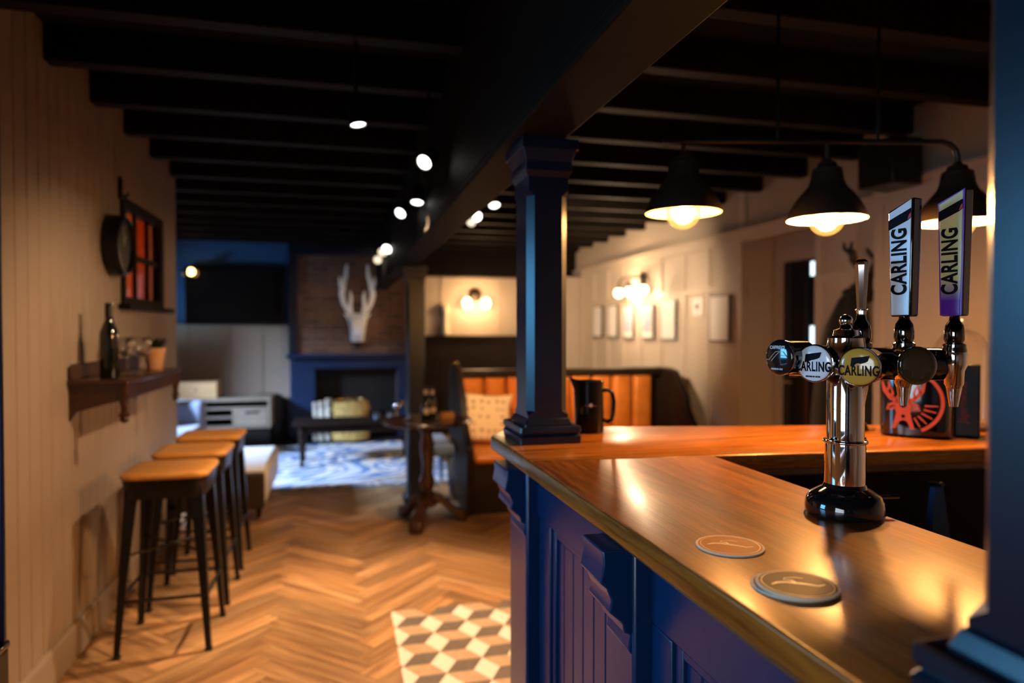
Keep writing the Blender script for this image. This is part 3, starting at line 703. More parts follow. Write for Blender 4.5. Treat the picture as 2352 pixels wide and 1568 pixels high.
def tap(pos, body_to):
    """stem and collars standing on the crossbar, spout hanging behind it"""
    x, y, z = fp(*pos)
    t = part(font, 'tap', MB().lathe([(.0075, .058), (.0085, .05), (.0135, .042), (.0155, .030), (.0155, .018), (.013, .012), (.0175, .010), (.0175, .004), (.0185, 0), (.0185, -.012)], (x, y, z), 28), M['darkchrome'])
    part(t, 'spout', MB().lathe([(.0165, 0), (.0195, -.012), (.0195, -.030), (.015, -.040), (.0145, -.062), (.012, -.066), (.0115, -.070), (.0065, -.100), (.0055, -.100)], (x, y, z+.005), 28), M['chrome'])
    return t
def handle(t, pos, face, side, band, rz=math.radians(-77), h=.190, w0=.036, w1=.0445, tilt=.012):
    """tapered slab with a slanted head, lettering up the front"""
    hx, hy, hz = fp(*pos)
    o = part(t, 'handle', MB().hexa([(-w0/2, -.011, 0), (w0/2, -.011, 0), (w0/2, .011, 0), (-w0/2, .011, 0)],
             [(-w1/2, -.013, h-tilt), (w1/2, -.013, h+tilt*.6), (w1/2, .013, h+tilt*.6), (-w1/2, .013, h-tilt)]), side, b=.0035, seg=3)
    o.location = (hx, hy, hz); o.rotation_euler = (0, 0, rz)
    e = .0028
    f = part(o, 'handle_face', MB().hexa([(-w0/2+e, -.0125, e), (w0/2-e, -.0125, e), (w0/2-e, -.0105, e), (-w0/2+e, -.0105, e)],
             [(-w1/2+e, -.0145, h-tilt-e), (w1/2-e, -.0145, h+tilt*.55-e), (w1/2-e, -.0125, h+tilt*.55-e), (-w1/2+e, -.0125, h-tilt-e)]), face, b=.0008)
    up = Matrix.Rotation(PI/2, 4, 'X')            # XY plane -> XZ plane facing -Y
    tm = Matrix.Translation((.0, -.0142, .092)) @ Matrix.Rotation(math.radians(.55), 4, 'X') @ up @ Matrix.Rotation(PI/2, 4, 'Z')
    part(o, 'lettering', xf(text_mb('CARLING', .036, .0010, .0006, sx=.71, sp=1.05), tm), M['ink'])
    q = h - tilt
    part(o, 'band', xf(MB().prism([(-w1/2+e, q-.032), (w1/2-.008, q-.0185), (w1/2-e, q-.0145), (w1/2-e, q+.001), (-w1/2+e, q-.0155)], -.0003, .0006), Matrix.Translation((0, -.0146, 0)) @ up), M['ink'])
    part(o, 'band_tip', xf(MB().prism([(w1/2-.0085, q-.0175), (w1/2-e, q-.0145), (w1/2-e, q-.006), (w1/2-.006, q-.010)], .0004, .0009), Matrix.Translation((0, -.0146, 0)) @ up), band)
    return o
t1 = tap((.923, .954, 1.338), 0); handle(t1, (.923, .954, 1.3925), M['handle_white'], M['black_gloss'], M['red_spot'])
t2 = tap((1.006, .934, 1.336), 0); h2_ = handle(t2, (1.006, .934, 1.3935), M['handle_gold'], M['black_gloss'], M['red_spot'], h=.204)
part(h2_, 'purple_edge', MB().hexa([(-.0178, -.0118, .001), (.0178, -.0118, .001), (.0178, -.0095, .001), (-.0178, -.0095, .001)], [(-.0222, -.0138, .1912), (.0222, -.0138, .2106), (.0222, -.0115, .2106), (-.0222, -.0115, .1912)]), M['handle_purple'], b=.0006)
t3 = tap((.853, .972, 1.338), 0)
hx, hy, hz = fp(.853, .972, 1.395)
oct_ = lambda r, z: [(hx + r*math.cos(PI/8+2*PI*k/8), hy + r*math.sin(PI/8+2*PI*k/8), hz+z) for k in range(8)]
part(t3, 'lever', MB().loft([oct_(.0075, 0), oct_(.0085, .008), oct_(.0075, .012), oct_(.0115, .084), oct_(.0108, .090), oct_(.006, .094)]), M['chrome'], ang=20)
part(t3, 'lever_ring', MB().torus((hx, hy, hz+.009), .0085, .0015), M['chrome'])

# ================================================================== COASTERS
def coaster(loc, rz, label, base, group, sc=1.):
    o = thing('coaster', label, 'coaster', loc, rz, group)
    r = .046*sc
    part(o, 'board', MB().lathe([(r-.0005, 0), (r, .0004), (r, .0020), (r-.0005, .0024)], seg=64), M['board'])
    part(o, 'printed_face', MB().lathe([(r*.93, .0023), (r*.93, .0026)], seg=64), base)
    mb = MB()
    stroke(mb, [(-.030, .006), (-.020, .009), (-.010, .007), (.000, .001), (.008, -.004), (.018, -.013), (.028, -.012)], [.002, .0035, .0035, .0045, .003, .0022, .0015], .0026, .0029)
    stroke(mb, [(.000, .001), (-.001, .010), (-.008, .014), (-.004, .019), (.010, .018), (.016, .012)], [.0035, .0025, .0012, .0012, .001, .001], .0026, .0029)
    stroke(mb, arc(0, 0, r*.86, 0, 2*PI, 40), .0009, .0026, .0029)
    part(o, 'emblem', mb, M['print_cream'])
    return o
coaster((.523, .838, 1.0702), -.15, 'round brown beer mat lying alone on the bar, lit orange', M['print_brown'], None)
coaster((.511, .688, 1.0702), .5, 'lower of the two stacked beer mats nearest the bar edge', M['print_dark'], 'stacked beer mats')
coaster((.5145, .683, 1.0732), .0, 'upper of the two stacked beer mats, dark print in shadow', M['print_dark'], 'stacked beer mats')

# ================================================================== BEHIND THE FONT
jug = thing('water_jug', 'black enamel jug with a loop handle beside the bar post', 'jug', (.713, 1.893, 1.0702), math.radians(-14))
def ell(rx, ry, z, cx=0, n=36, lip=0.):
    out = []
    for k in range(n):
        a = 2*PI*k/n; e = 1 + lip*max(0, math.cos(a-PI))**8
        out.append((cx + rx*e*math.cos(a), ry*math.sin(a), z + (lip*.02 if lip else 0)*max(0, math.cos(a-PI))**8))
    return out
part(jug, 'body', MB().loft([ell(.040, .040, 0), ell(.042, .042, .004), ell(.0425, .0425, .06), ell(.041, .041, .125, lip=.12), ell(.042, .042, .152, lip=.42), ell(.039, .039, .152, lip=.42), ell(.038, .038, .12), ell(.036, .036, .01)]), M['jug'])
part(jug, 'handle', MB().tube([(.038, 0, .122), (.055, 0, .124), (.068, 0, .116), (.073, 0, .09), (.071, 0, .055), (.066, 0, .036), (.054, 0, .030), (.040, 0, .036)], .0062, 12), M['jug'])
mb = MB(); mb.lathe([(.0055, 0), (.0055, .0006)], (0, -.0427, .083), 20, (0, -1, 0)); part(jug, 'crest', mb, M['label_cream'])
part(jug, 'crest_ribbon', MB().box(-.016, .016, -.0425, -.0402, .079, .083), M['ink_red'])

drum = thing('ice_bucket', 'black ice bucket printed with an orange stag emblem', 'ice bucket', (1.612, 1.622, 1.0702), math.radians(-45))
def sq(h, z, p=4., n=48):
    out = []
    for k in range(n):
        a = 2*PI*k/n; c, s_ = math.cos(a), math.sin(a); r = h/((abs(c)**p + abs(s_)**p)**(1/p)); out.append((r*c, r*s_, z))
    return out
part(drum, 'body', MB().loft([sq(.083, 0), sq(.090, .008), sq(.092, .23), sq(.090, .243), sq(.085, .243), sq(.083, .03)]), M['black_gloss'])
part(drum, 'rim', MB().loft([sq(.0925, .232), sq(.0945, .236), sq(.0945, .244), sq(.0925, .247), sq(.088, .247), sq(.088, .232)]), M['black_gloss'])
def on_front(mb, z0=.090):                        # XY drawing -> front (local -Y) face
    return xf(mb, Matrix.Translation((-.030, -.0915, z0)) @ Matrix.Rotation(PI/2, 4, 'X'))
RING = MB(); stroke(RING, arc(.010, .010, .084, -1.15, 1.25, 30), .009, 0, .0012); 
mb = MB()
poly_flat(mb, [(-.020, -.035), (-.017, -.020), (-.024, -.002), (-.018, .010), (0, .012), (.018, .010), (.024, -.002), (.017, -.020), (.020, -.035), (.028, -.066), (.018, -.064), (.010, -.046), (0, -.040), (-.010, -.046), (-.018, -.064), (-.028, -.066)], 0, .0014)
stroke(mb, [(-.018, .008), (-.034, .0), (-.040, -.012), (-.026, -.010), (-.018, .0)], [.006, .008, .005, .007, .006], 0, .0014)
stroke(mb, [(.018, .008), (.034, .0), (.040, -.012), (.026, -.010), (.018, .0)], [.006, .008, .005, .007, .006], 0, .0014)
for s_ in (-1, 1):
    stroke(mb, [(s_*.010, .010), (s_*.030, .020), (s_*.046, .042), (s_*.052, .066)], [.010, .011, .010, .004], 0, .0014)
    stroke(mb, [(s_*.028, .019), (s_*.026, .034), (s_*.030, .050)], [.008, .006, .003], 0, .0014)
    stroke(mb, [(s_*.042, .035), (s_*.034, .052), (s_*.036, .066)], [.008, .006, .003], 0, .0014)
    stroke(mb, [(s_*.016, .012), (s_*.014, .026)], [.006, .003], 0, .0014)
part(drum, 'stag_emblem', on_front(mb), M['ink_orange'])
mb = MB(); mb.lathe([(.008, 0), (.008, .0006)], (0, .002, .0014), 16).lathe([(.005, 0), (.005, .0006)], (0, -.030, .0014), 16); part(drum, 'stag_face_marks', on_front(mb), M['ink'])
for a in (-.62, -.36, -.12, -.88, -1.12): stroke(RING, [(.008+.044*math.cos(a), .006+.044*math.sin(a)), (.008+.076*math.cos(a), .010+.076*math.sin(a))], [.005, .003], 0, .0009)
part(drum, 'emblem_ring', on_front(RING), M['ink_orange'])
bx = thing('drinks_box', 'narrow black box with dark red vertical lettering beside the bucket', 'box', (1.731, 1.566, 1.0702), math.radians(-45))
part(bx, 'body', MB().box(-.031, .031, -.04, .04, 0, .205), M['black_metal'], b=.005)
part(bx, 'lettering', xf(text_mb('Jägermeister', .028, .0004, .0004, sx=.86), Matrix.Translation((-.010, -.0405, .10)) @ Matrix.Rotation(PI/2, 4, 'X') @ Matrix.Rotation(PI/2, 4, 'Z')), M['ink_red'])
clo = thing('glass_cloche', 'clear glass dome with a knob standing behind the black box', 'glass dome', (1.848, 1.690, 1.0702))
part(clo, 'dome', MB().lathe([(.078, .012), (.078, .22)] + [(.078*math.cos(t), .22+.085*math.sin(t)) for t in [PI/2*i/10 for i in range(1, 10)]], cap=False, seg=40), M['glass'])
part(clo, 'knob', MB().sphere((0, 0, .322), .016, 16), M['glass'])
part(clo, 'base', MB().lathe([(.086, 0), (.088, .006), (.084, .012), (.08, .012)], seg=40), M['mahog'])
brs = thing('brass_bell', 'small crumpled-looking brass service bell on the return counter', 'bell', (1.502, 1.716, 1.0702))
part(brs, 'dome', MB().lathe([(.026, .002), (.026, .008), (.021, .020), (.011, .028), (.003, .030)], seg=24), M['brass'])
part(brs, 'button', MB().sphere((0, 0, .034), .006, 12).cyl((.024, -.01, .004), (.04, -.016, .006), .005), M['brass'])
tw = thing('bar_towel', 'dark blue towel hanging below the return counter', 'towel', (1.44, 1.395, .62))
mb = MB(); n = 9
mb.loft([[(-.01 - .06*(k/n)*0 + t*.12*(j) - .06*j, -.012-.012*math.sin(k*1.3+t*9), 0) for t in [0]] for j in (0, 1) for k in (0,)] if False else
        [[(-.012, -.02, .36), (.012, -.02, .36), (.012, -.004, .36), (-.012, -.004, .36)], [(-.035, -.030, .22), (.03, -.028, .22), (.03, -.008, .22), (-.035, -.008, .22)], [(-.075, -.034, 0), (.07, -.032, 0), (.07, -.01, 0), (-.075, -.01, 0)]])
part(tw, 'cloth', mb, M['cloth_blue'])
part(tw, 'hook', MB().cyl((0, .01, .365), (0, -.03, .37), .006), M['black_metal'])

# ================================================================== PENDANT LAMPS
rl = thing('lamp_rail', 'dark horizontal pipe hung from the joists carrying the pendant lamps', 'lamp rail', (1.35, 1.73, 1.922))
part(rl, 'pipe', MB().tube([(.92, 1.837, 1.924), (.978, 1.822, 1.924), (1.385, 1.719, 1.922), (1.672, 1.650, 1.921)], .008, 14), M['black_metal'], True)
for p in ((1.245, 1.754), (1.53, 1.684)): part(rl, 'hanger', MB().cyl((p[0], p[1], 1.922), (p[0], p[1], 2.54), .005), M['black_metal'], True)
def pendant(label, loc):
    o = thing('pendant_lamp', label, 'pendant lamp', loc, 0, 'pendant lamps over the bar')
    o.scale = (.89, .89, .89)
    prof = [(.1245, 0), (.1225, .010), (.115, .030), (.101, .056), (.080, .084), (.060, .108), (.052, .128), (.049, .152), (.045, .157)]
    part(o, 'shade', MB().lathe(prof, cap=False, seg=48), M['bronze'])
    part(o, 'shade_lining', MB().lathe([(r-.0022, max(h-.0012, .0006)) for r, h in prof], cap=False, seg=48), M['shade_in'])
    part(o, 'cap', MB().lathe([(.048, .153), (.046, .166), (.032, .174), (.028, .186), (.016, .191), (.011, .20)], seg=32), M['bronze'])
    part(o, 'globe', MB().sphere((0, 0, .004), .056, 28), M['amber'])
    part(o, 'bulb', MB().lathe([(.004, .045), (.010, .03), (.013, .012), (.010, -.004), (.004, -.010)], seg=16), M['bulb'])
    return o
L1, L2, L3 = (.978, 1.822, 1.712), (1.385, 1.719, 1.693), (1.756, 1.626, 1.684)
pl = pendant('bell pendant lamp furthest left, nearest the bar post', L1)
st = part(pl, 'rod', MB().cyl((0, 0, .19), (0, 0, .2275), .007), M['bronze'])
p2 = pendant('middle bell pendant lamp, left of the tall tap handles', L2)
part(p2, 'rod', MB().cyl((0, 0, .19), (0, 0, .2475), .007), M['bronze'])
p3 = pendant('bell pendant lamp on a curved arm behind the gold tap handle', L3)
part(p3, 'arm', MB().tube([(0, 0, .19), (0, 0, .215), (-.006, .002, .240), (-.024, .007, .258), (-.05, .014, .266), (-.094, .027, .266)], .009, 12), M['bronze'])
for i, l in enumerate((L1, L2, L3)):
    light('POINT', f'pendant_glow_{i+1}', (l[0], l[1], l[2]+.012), (14, 105, 75)[i], WARM, .042)

# ================================================================== COAT HOOK, COAT, SPEAKER
hk = thing('coat_hook', 'dark antler-shaped coat hook on the pale panelling behind the taps', 'coat hook', (3.0, 3.33, 1.66))
part(hk, 'mount', MB().lathe([(.05, 0), (.05, .012), (.03, .03)], (0, 0, 0), 24, (-1, 0, 0)), M['antler'])
for s_ in (-1, 1):
    part(hk, 'antler', MB().tube([(-.03, s_*.01, .02), (-.05, s_*.05, .07), (-.06, s_*.10, .12), (-.05, s_*.125, .19), (-.05, s_*.11, .235)], [.016, .016, .015, .013, .006], 8)
         .tube([(-.055, s_*.085, .105), (-.08, s_*.055, .15), (-.09, s_*.045, .18)], [.013, .011, .005], 8)
         .tube([(-.055, s_*.12, .16), (-.06, s_*.165, .20), (-.055, s_*.175, .24)], [.012, .011, .005], 8), M['antler'])
part(hk, 'head', MB().loft([[(-.02, -.03, .05), (-.02, .03, .05), (-.09, .028, .04), (-.09, -.028, .04)], [(-.02, -.045, -.02), (-.02, .045, -.02), (-.10, .035, -.03), (-.10, -.035, -.03)], [(-.02, -.03, -.12), (-.02, .03, -.12), (-.10, .025, -.14), (-.10, -.025, -.14)]]), M['antler'], b=.008)
ct = thing('coat', 'long black coat hanging from the antler coat hook', 'coat', (2.925, 3.49, .55))
def coat_ring(z, cy, wy, wx, ph):
    return [(-.0 + wx*math.cos(2*PI*k/28)*(1+.12*math.sin(5*2*PI*k/28+ph)), cy + wy*math.sin(2*PI*k/28)*(1+.05*math.sin(7*2*PI*k/28+ph)), z) for k in range(28)]
part(ct, 'body', MB().loft([coat_ring(0, 0, .27, .075, 0), coat_ring(.30, 0, .25, .075, .4), coat_ring(.60, -.01, .22, .07, .8), coat_ring(.85, -.04, .17, .06, 1.2), coat_ring(1.0, -.08, .10, .05, 1.4), coat_ring(1.06, -.11, .05, .035, 1.4), coat_ring(1.09, -.12, .03, .02, 1.4)]), M['coat'])
part(ct, 'collar', MB().torus((-.01, -.11, 1.045), .05, .018, (0, .2, 1), 24, 8), M['coat'])
sp = thing('loudspeaker', 'black box loudspeaker fixed high on the right wall beyond the middle pendant lamp', 'speaker', (2.76, 2.95, 2.10))
part(sp, 'cabinet', MB().box(-.11, .07, -.13, .10, 0, .235), M['black_metal'], b=.006)
part(sp, 'grille', MB().box(-.105, .065, .10, .112, .01, .225), M['bronze'], b=.004)
part(sp, 'bracket', MB().box(-.02, .139, -.02, .02, .10, .14), M['black_metal'])

# ================================================================== LEFT: STOOLS
def make_stool(label, loc):
    t = thing('bar_stool', label, 'bar stool', loc, 0, 'bar stools along the left wall')
    def rs(h, z, r=.055, n=6):
        out = []
        for cx, cy, a0 in ((h-r, h-r, 0), (-h+r, h-r, PI/2), (-h+r, -h+r, PI), (h-r, -h+r, 1.5*PI)):
            for i in range(n+1): a = a0 + PI/2*i/n; out.append((cx + r*math.cos(a), cy + r*math.sin(a), z))
        return out
    part(t, 'seat', MB().loft([rs(.168, .738), rs(.174, .743), rs(.175, .756), rs(.168, .764), rs(.13, .765)]), M['seat_wood'], ang=50)
    part(t, 'seat_pan', MB().loft([rs(.158, .655, .05), rs(.160, .66, .05), rs(.168, .737, .052)]), M['black_metal'], ang=50)
    for sx in (-1, 1):
        for sy in (-1, 1):
            def L(z, w, d0):
                f = .190 - .040*(z/.735); c = f*1.0
                x, y = sx*c, sy*c
                return [(x - sx*w, y, z), (x, y, z), (x, y - sy*w, z), (x - sx*d0, y - sy*w, z), (x - sx*d0, y - sy*d0, z), (x - sx*w, y - sy*d0, z)]
            lg = part(t, 'leg', MB().loft([L(.0, .022, .010), L(.02, .024, .010), L(.35, .036, .010), L(.62, .050, .010), L(.735, .062, .010)]), M['black_metal'], b=.003)
            part(lg, 'foot_cap', MB().box(*sorted((sx*.192, sx*.164)), *sorted((sy*.192, sy*.164)), 0, .014), M['rubber'], b=.002)
    q = .172
    for a, b_ in (((-q, -q), (q, -q)), ((q, -q), (q, q)), ((q, q), (-q, q)), ((-q, q), (-q, -q))):
        z = .235
        part(t, 'stretcher', MB().tube([(a[0], a[1], z), (b_[0], b_[1], z)], .007, 8), M['black_metal'])
    for a, b_ in (((-.165, -.165), (.165, .165)), ((-.165, .165), (.165, -.165))):
        part(t, 'cross_brace', MB().tube([(a[0], a[1], .42), (b_[0], b_[1], .42)], .0055, 8), M['black_metal'])
    return t
s0 = make_stool('black metal bar stool with wooden seat, nearest of the three', (-.727, 3.315, 0))
copy_tree(s0, None, (-.727, 3.81, 0), label='middle one of the three wooden-seated black bar stools')
copy_tree(s0, None, (-.730, 4.33, 0), label='furthest of the three wooden-seated bar stools, beside the ottoman')

# ---- wall shelf and what stands on it
sh = thing('wall_shelf', 'dark mahogany drinks shelf with turned drops on the left wall', 'shelf', (-1.088, 3.66, 1.0))
part(sh, 'top', MB().box(-1.088, -.862, 3.165, 4.165, 1.142, 1.162), M['mahog'], True, b=.005)
part(sh, 'upstand', MB().prism([(3.175, 1.162), (4.155, 1.162), (4.155, 1.215), (4.12, 1.228), (3.21, 1.228), (3.175, 1.215)], -1.088, -1.072, 'X'), M['mahog'], True, b=.003)
part(sh, 'apron', MB().box(-.892, -.876, 3.20, 4.13, 1.075, 1.142), M['mahog'], True)
for y in (3.195, 4.135):
    part(sh, 'side_bracket', MB().prism([(-1.088, 1.142), (-.886, 1.142), (-.886, 1.075), (-.95, 1.06), (-1.06, 1.03), (-1.088, .99)], y-.009, y+.009, 'Y'), M['mahog'], True)
    part(sh, 'turned_drop', MB().lathe([(.018, 1.142), (.018, 1.06), (.013, 1.05), (.013, 1.022), (.021, 1.016), (.021, 1.008), (.014, 1.003), (.018, .996), (.016, .984), (.006, .978)], (-.884, y, 0), 20), M['mahog'], True)
def wine_bottle(loc, label):
    o = thing('wine_bottle', label, 'bottle', loc)
    part(o, 'body', MB().lathe([(.034, 0), (.037, .004), (.037, .185), (.034, .205), (.022, .235), (.0155, .255), (.0145, .315), (.016, .316), (.016, .324), (.012, .325)], seg=32), M['bottle'])
    part(o, 'neck_foil', MB().lathe([(.0158, .262), (.0153, .326), (.010, .327)], seg=24), M['black_metal'])
    return o
wine_bottle((-.965, 3.285, 1.162), 'dark green wine bottle at the near end of the wall shelf')
def wine_glass(loc, label):
    o = thing('wine_glass', label, 'glass', loc, 0, 'wine glasses on the wall shelf')
    part(o, 'bowl', MB().lathe([(.004, .075), (.02, .082), (.033, .10), (.038, .125), (.036, .15), (.031, .172), (.0305, .172), (.0352, .15), (.037, .125), (.032, .102), (.018, .085), (.003, .079)], cap=False, seg=28), M['wineglass'])
    part(o, 'stem', MB().lathe([(.034, 0), (.033, .002), (.008, .006), (.004, .015), (.0035, .07), (.006, .078)], seg=24), M['wineglass'])
    return o
wine_glass((-.955, 3.50, 1.166), 'stemmed wine glass next to the bottle on the shelf')
wine_glass((-.985, 3.62, 1.166), 'stemmed wine glass in the middle of the group of three')
wine_glass((-.935, 3.68, 1.166), 'stemmed wine glass nearest the potted plant')
o = thing('serving_board', 'thin wooden serving board lying under the wine glasses', 'board', (-.96, 3.58, 1.1622))
part(o, 'board', MB().box(-.075, .075, -.15, .17, 0, .004), M['mahog'], b=.0015)
pt = thing('potted_plant', 'small dark-leaved plant in a pale terracotta pot on the shelf', 'plant', (-.965, 4.03, 1.162))
part(pt, 'pot', MB().lathe([(.036, 0), (.038, .002), (.050, .088), (.055, .089), (.057, .112), (.052, .112), (.049, .095), (.035, .01)], seg=32), M['terra'])
part(pt, 'soil', MB().lathe([(.05, .096), (.03, .100), (.001, .101)], seg=20), M['soil'])
mb = MB()
for i in range(120):
    a = rnd.uniform(0, 2*PI); r = rnd.uniform(0, .035); t = rnd.uniform(.1, .95); L_ = rnd.uniform(.05, .085)
    p = Vector((r*math.cos(a), r*math.sin(a), .10)); d = Vector((math.cos(a)*t, math.sin(a)*t, 1)).normalized()
    sd = d.cross(Vector((0, 0, 1))); sd = (sd if sd.length > .01 else Vector((1, 0, 0))).normalized()*.007
    m_ = p + d*L_*.6; e = p + d*L_ + Vector((math.cos(a), math.sin(a), -.5))*.012; u_ = sd.cross(d).normalized()*.0012
    mb.loft([[p-sd*.3, p+u_*.5, p+sd*.3, p-u_*.5], [m_-sd, m_+u_, m_+sd, m_-u_], [e-sd*.1, e+u_*.2, e+sd*.1, e-u_*.2]])
part(pt, 'foliage', mb, M['leaf'])

ck = thing('wall_clock', 'round black wall clock above the bottle', 'clock', (-1.088, 3.735, 1.785))
part(ck, 'case', MB().lathe([(.145, 0), (.150, .01), (.150, .055), (.142, .075), (.130, .078), (.126, .060)], (0, 0, 0), 48, (1, 0, 0)), M['black_metal'])
part(ck, 'dial', MB().lathe([(.127, .054), (.127, .058)], (0, 0, 0), 48, (1, 0, 0)), M['bronze'])
part(ck, 'hand', MB().tube([(.061, 0, 0), (.061, .03, .055)], .0025, 6), M['ink_white']); part(ck, 'hand', MB().tube([(.063, 0, 0), (.063, -.012, .095)], .002, 6), M['ink_white'])
mb = MB()
for k in range(12): a = k*PI/6; mb.box(.058, .0595, .108*math.sin(a)-.004, .108*math.sin(a)+.004, .108*math.cos(a)-.004, .108*math.cos(a)+.004)
part(ck, 'hour_marks', mb, M['ink_gold'])
solo('coat_peg', MB().box(-1.09, -1.075, 3.865, 3.905, 2.04, 2.15).tube([(-1.078, 3.885, 2.06), (-1.05, 3.885, 2.055), (-1.045, 3.885, 2.075)], .006), M['black_metal'], 'black metal bracket on the wall above the window corner', 'bracket', (-1.09, 3.885, 2.04))
# near left edge
nb = thing('side_cabinet', 'black cabinet with gilt patterned front under the blue jamb, left edge', 'cabinet', (-.85, 1.885, 0))
part(nb, 'top', MB().box(-.93, -.787, 1.845, 1.922, .590, .612), M['black_gloss'], True, b=.008)
part(nb, 'carcass', MB().box(-.925, -.791, 1.855, 1.918, 0, .59), M['black_metal'], True, b=.004)
part(nb, 'front_panel', MB().box(-.915, -.797, 1.849, 1.856, .05, .57), M['gilt'], True)

# ================================================================== BACK LEFT: SOFA, TV, CABINET
tv = thing('television', 'large black flat television on the blue back wall', 'television', (-1.22, 8.80, 1.78))
part(tv, 'bezel', MB().box(-.56, .56, .0, .05, -.345, .345), M['black_metal'], b=.006)
part(tv, 'screen', MB().box(-.548, .548, -.004, .004, -.33, .335), M['screen'])
part(tv, 'wall_bracket', MB().box(-.2, .2, .05, .10, -.15, .15), M['black_metal'])
tv_refl = thing('lamp_reflection', 'added brass fitting whose amber glow imitates a lamp reflection in the television', 'wall light', (-1.785, 8.896, 2.06))  # added fitting, stands in for a pendant mirrored in the screen
part(tv_refl, 'plate', MB().lathe([(.045, 0), (.045, .012), (.02, .02)], (0, 0, 0), 24, (0, -1, 0)), M['brass'])
part(tv_refl, 'arm', MB().tube([(0, -.015, 0), (0, -.16, .0), (.03, -.20, .0)], .008, 8), M['brass'])
part(tv_refl, 'cup', MB().lathe([(.012, 0), (.03, .02), (.032, .05)], (.03, -.20, 0), 20, (1, 0, -.1)), M['bronze'])
part(tv_refl, 'bulb', MB().sphere((.10, -.20, -.006), .042, 20), M['reflglow'])
un = thing('media_unit', 'low grey-oak cabinet with open shelves and a drawer below the television', 'cabinet', (-1.25, 8.3, 0))
X0, X1, Y0, Y1 = -1.95, -.755, 8.12, 8.52
part(un, 'carcass', MB().box(X0, X1, Y0, Y1, .575, .61).box(X0, X1, Y0, Y1, .27, .295).box(X0, X0+.03, Y0, Y1, .295, .575).box(X1-.03, X1, Y0, Y1, .295, .575).box(X0, X1, Y1-.02, Y1, .295, .575).box(X0, X1-.03, Y0+.01, Y1, .485, .505).box(-1.16, -1.135, Y0+.01, Y1, .295, .49).box(X0, -1.14, Y0+.01, Y1, .385, .40), M['greyoak'], True, b=.003)
part(un, 'drawer', MB().box(-1.13, X1-.035, Y0-.006, Y0+.02, .30, .482), M['greyoak'], True, b=.003)
part(un.children[-1], 'drawer_pull', MB().box(-1.03, -.88, Y0-.014, Y0-.004, .44, .462), M['black_metal'], True, b=.003)
part(un, 'shelf_back', MB().box(X0+.02, X1-.02, Y1-.03, Y1-.02, .30, .57), M['dark'], True)
part(un, 'plinth', MB().box(X0+.05, X1-.02, Y0+.04, Y1, 0, .27), M['dark'], True)
wb = thing('wooden_box', 'pale oak drawer box with a small knob standing on the low cabinet', 'box', (-1.55, 8.3, .611))
part(wb, 'body', MB().box(-.25, .22, -.12, .14, 0, .18), M['oak'], b=.004)
part(wb, 'knob', MB().sphere((0, -.128, .095), .010, 12), M['brass'])
tub = thing('tub_chair', 'black round-backed tub chair between the cabinet and the fireplace', 'armchair', (-.84, 8.70, 0))
def half(r, z, n=20): return [(r*math.cos(2*PI*k/n)*.9, r*math.sin(2*PI*k/n)*.62, z) for k in range(n)]
part(tub, 'shell', MB().loft([half(.20, .0), half(.22, .04), half(.23, .45), half(.21, .56), half(.15, .60)]), M['dark'])
part(tub, 'seat_pad', MB().box(-.10, .10, -.14, -.02, .38, .47), M['dark'], b=.03)
sf = thing('sofa', 'grey-blue fabric sofa beyond the end of the left wall', 'sofa', (-1.95, 7.2, 0))
part(sf, 'seat', MB().box(-.55, .62, -.42, .30, .18, .43), M['sofa'], b=.05, seg=3)
part(sf, 'backrest', MB().box(-.55, .62, .18, .42, .20, .66), M['sofa'], b=.06, seg=3)
part(sf, 'armrest', MB().box(-.75, -.53, -.42, .42, .16, .58), M['sofa'], b=.05, seg=3)
for x_ in (-.65, .55):
    for y_ in (-.36, .36): part(sf, 'leg', MB().cyl((x_, y_, 0), (x_, y_, .18), .018, .024, 12), M['darkwood'])
def cushion(name, w, h, d, m):
    mb = MB(); n = 12; V = {}
    for s_ in (-1, 1):
        for i in range(n+1):
            for j in range(n+1):
                u, v = 2*i/n-1, 2*j/n-1; t = ((1-u**2)*(1-v**2))**.4
                k = 1 - .10*(1-abs(u)**3)*abs(v)**6; k2 = 1 - .10*(1-abs(v)**3)*abs(u)**6
                V[s_, i, j] = mb.bm.verts.new((u*w/2*k2, s_*d/2*t, v*h/2*k))
        for i in range(n):
            for j in range(n): mb.bm.faces.new([V[s_, a, b] for a, b in ((i, j), (i+1, j), (i+1, j+1), (i, j+1))])
    bmesh.ops.remove_doubles(mb.bm, verts=mb.bm.verts, dist=1e-5)
    return mb
c1 = solo('cushion', cushion('c', .44, .44, .14, 0), M['creamfab'], 'plain cream cushion propped on the grey-blue sofa', 'cushion')
c1.location = (-1.76, 7.20, .645)
c1.rotation_euler = (math.radians(-22), 0, .5)
ot = thing('ottoman', 'white-topped leather ottoman on small feet beside the stools', 'ottoman', (-.83, 5.72, 0))
part(ot, 'pad', MB().loft([[(-.36, -.58, .10), (.30, -.58, .10), (.30, .35, .10), (-.36, .35, .10)], [(-.36, -.60, .18), (.325, -.60, .18), (.325, .37, .18), (-.36, .37, .18)], [(-.36, -.57, .40), (.335, -.57, .40), (.335, .34, .40), (-.36, .34, .40)]]), M['white_leather'], b=.04, seg=3)
part(ot, 'front_panel', MB().box(-.35, .31, -.61, -.57, .10, .36), M['shaded_end'], b=.03, seg=3, label='dark brown end with shade put into its colour')  # dark panel stands for the shaded end face of the pale ottoman
for x_ in (-.30, .26):
    for y_ in (-.50, .28):
        lg = part(ot, 'leg', MB().cyl((x_, y_, .02), (x_*1.0, y_, .12), .016, .024, 12), M['darkwood']); part(lg, 'caster', MB().sphere((x_, y_, .016), .016, 12), M['brass'])

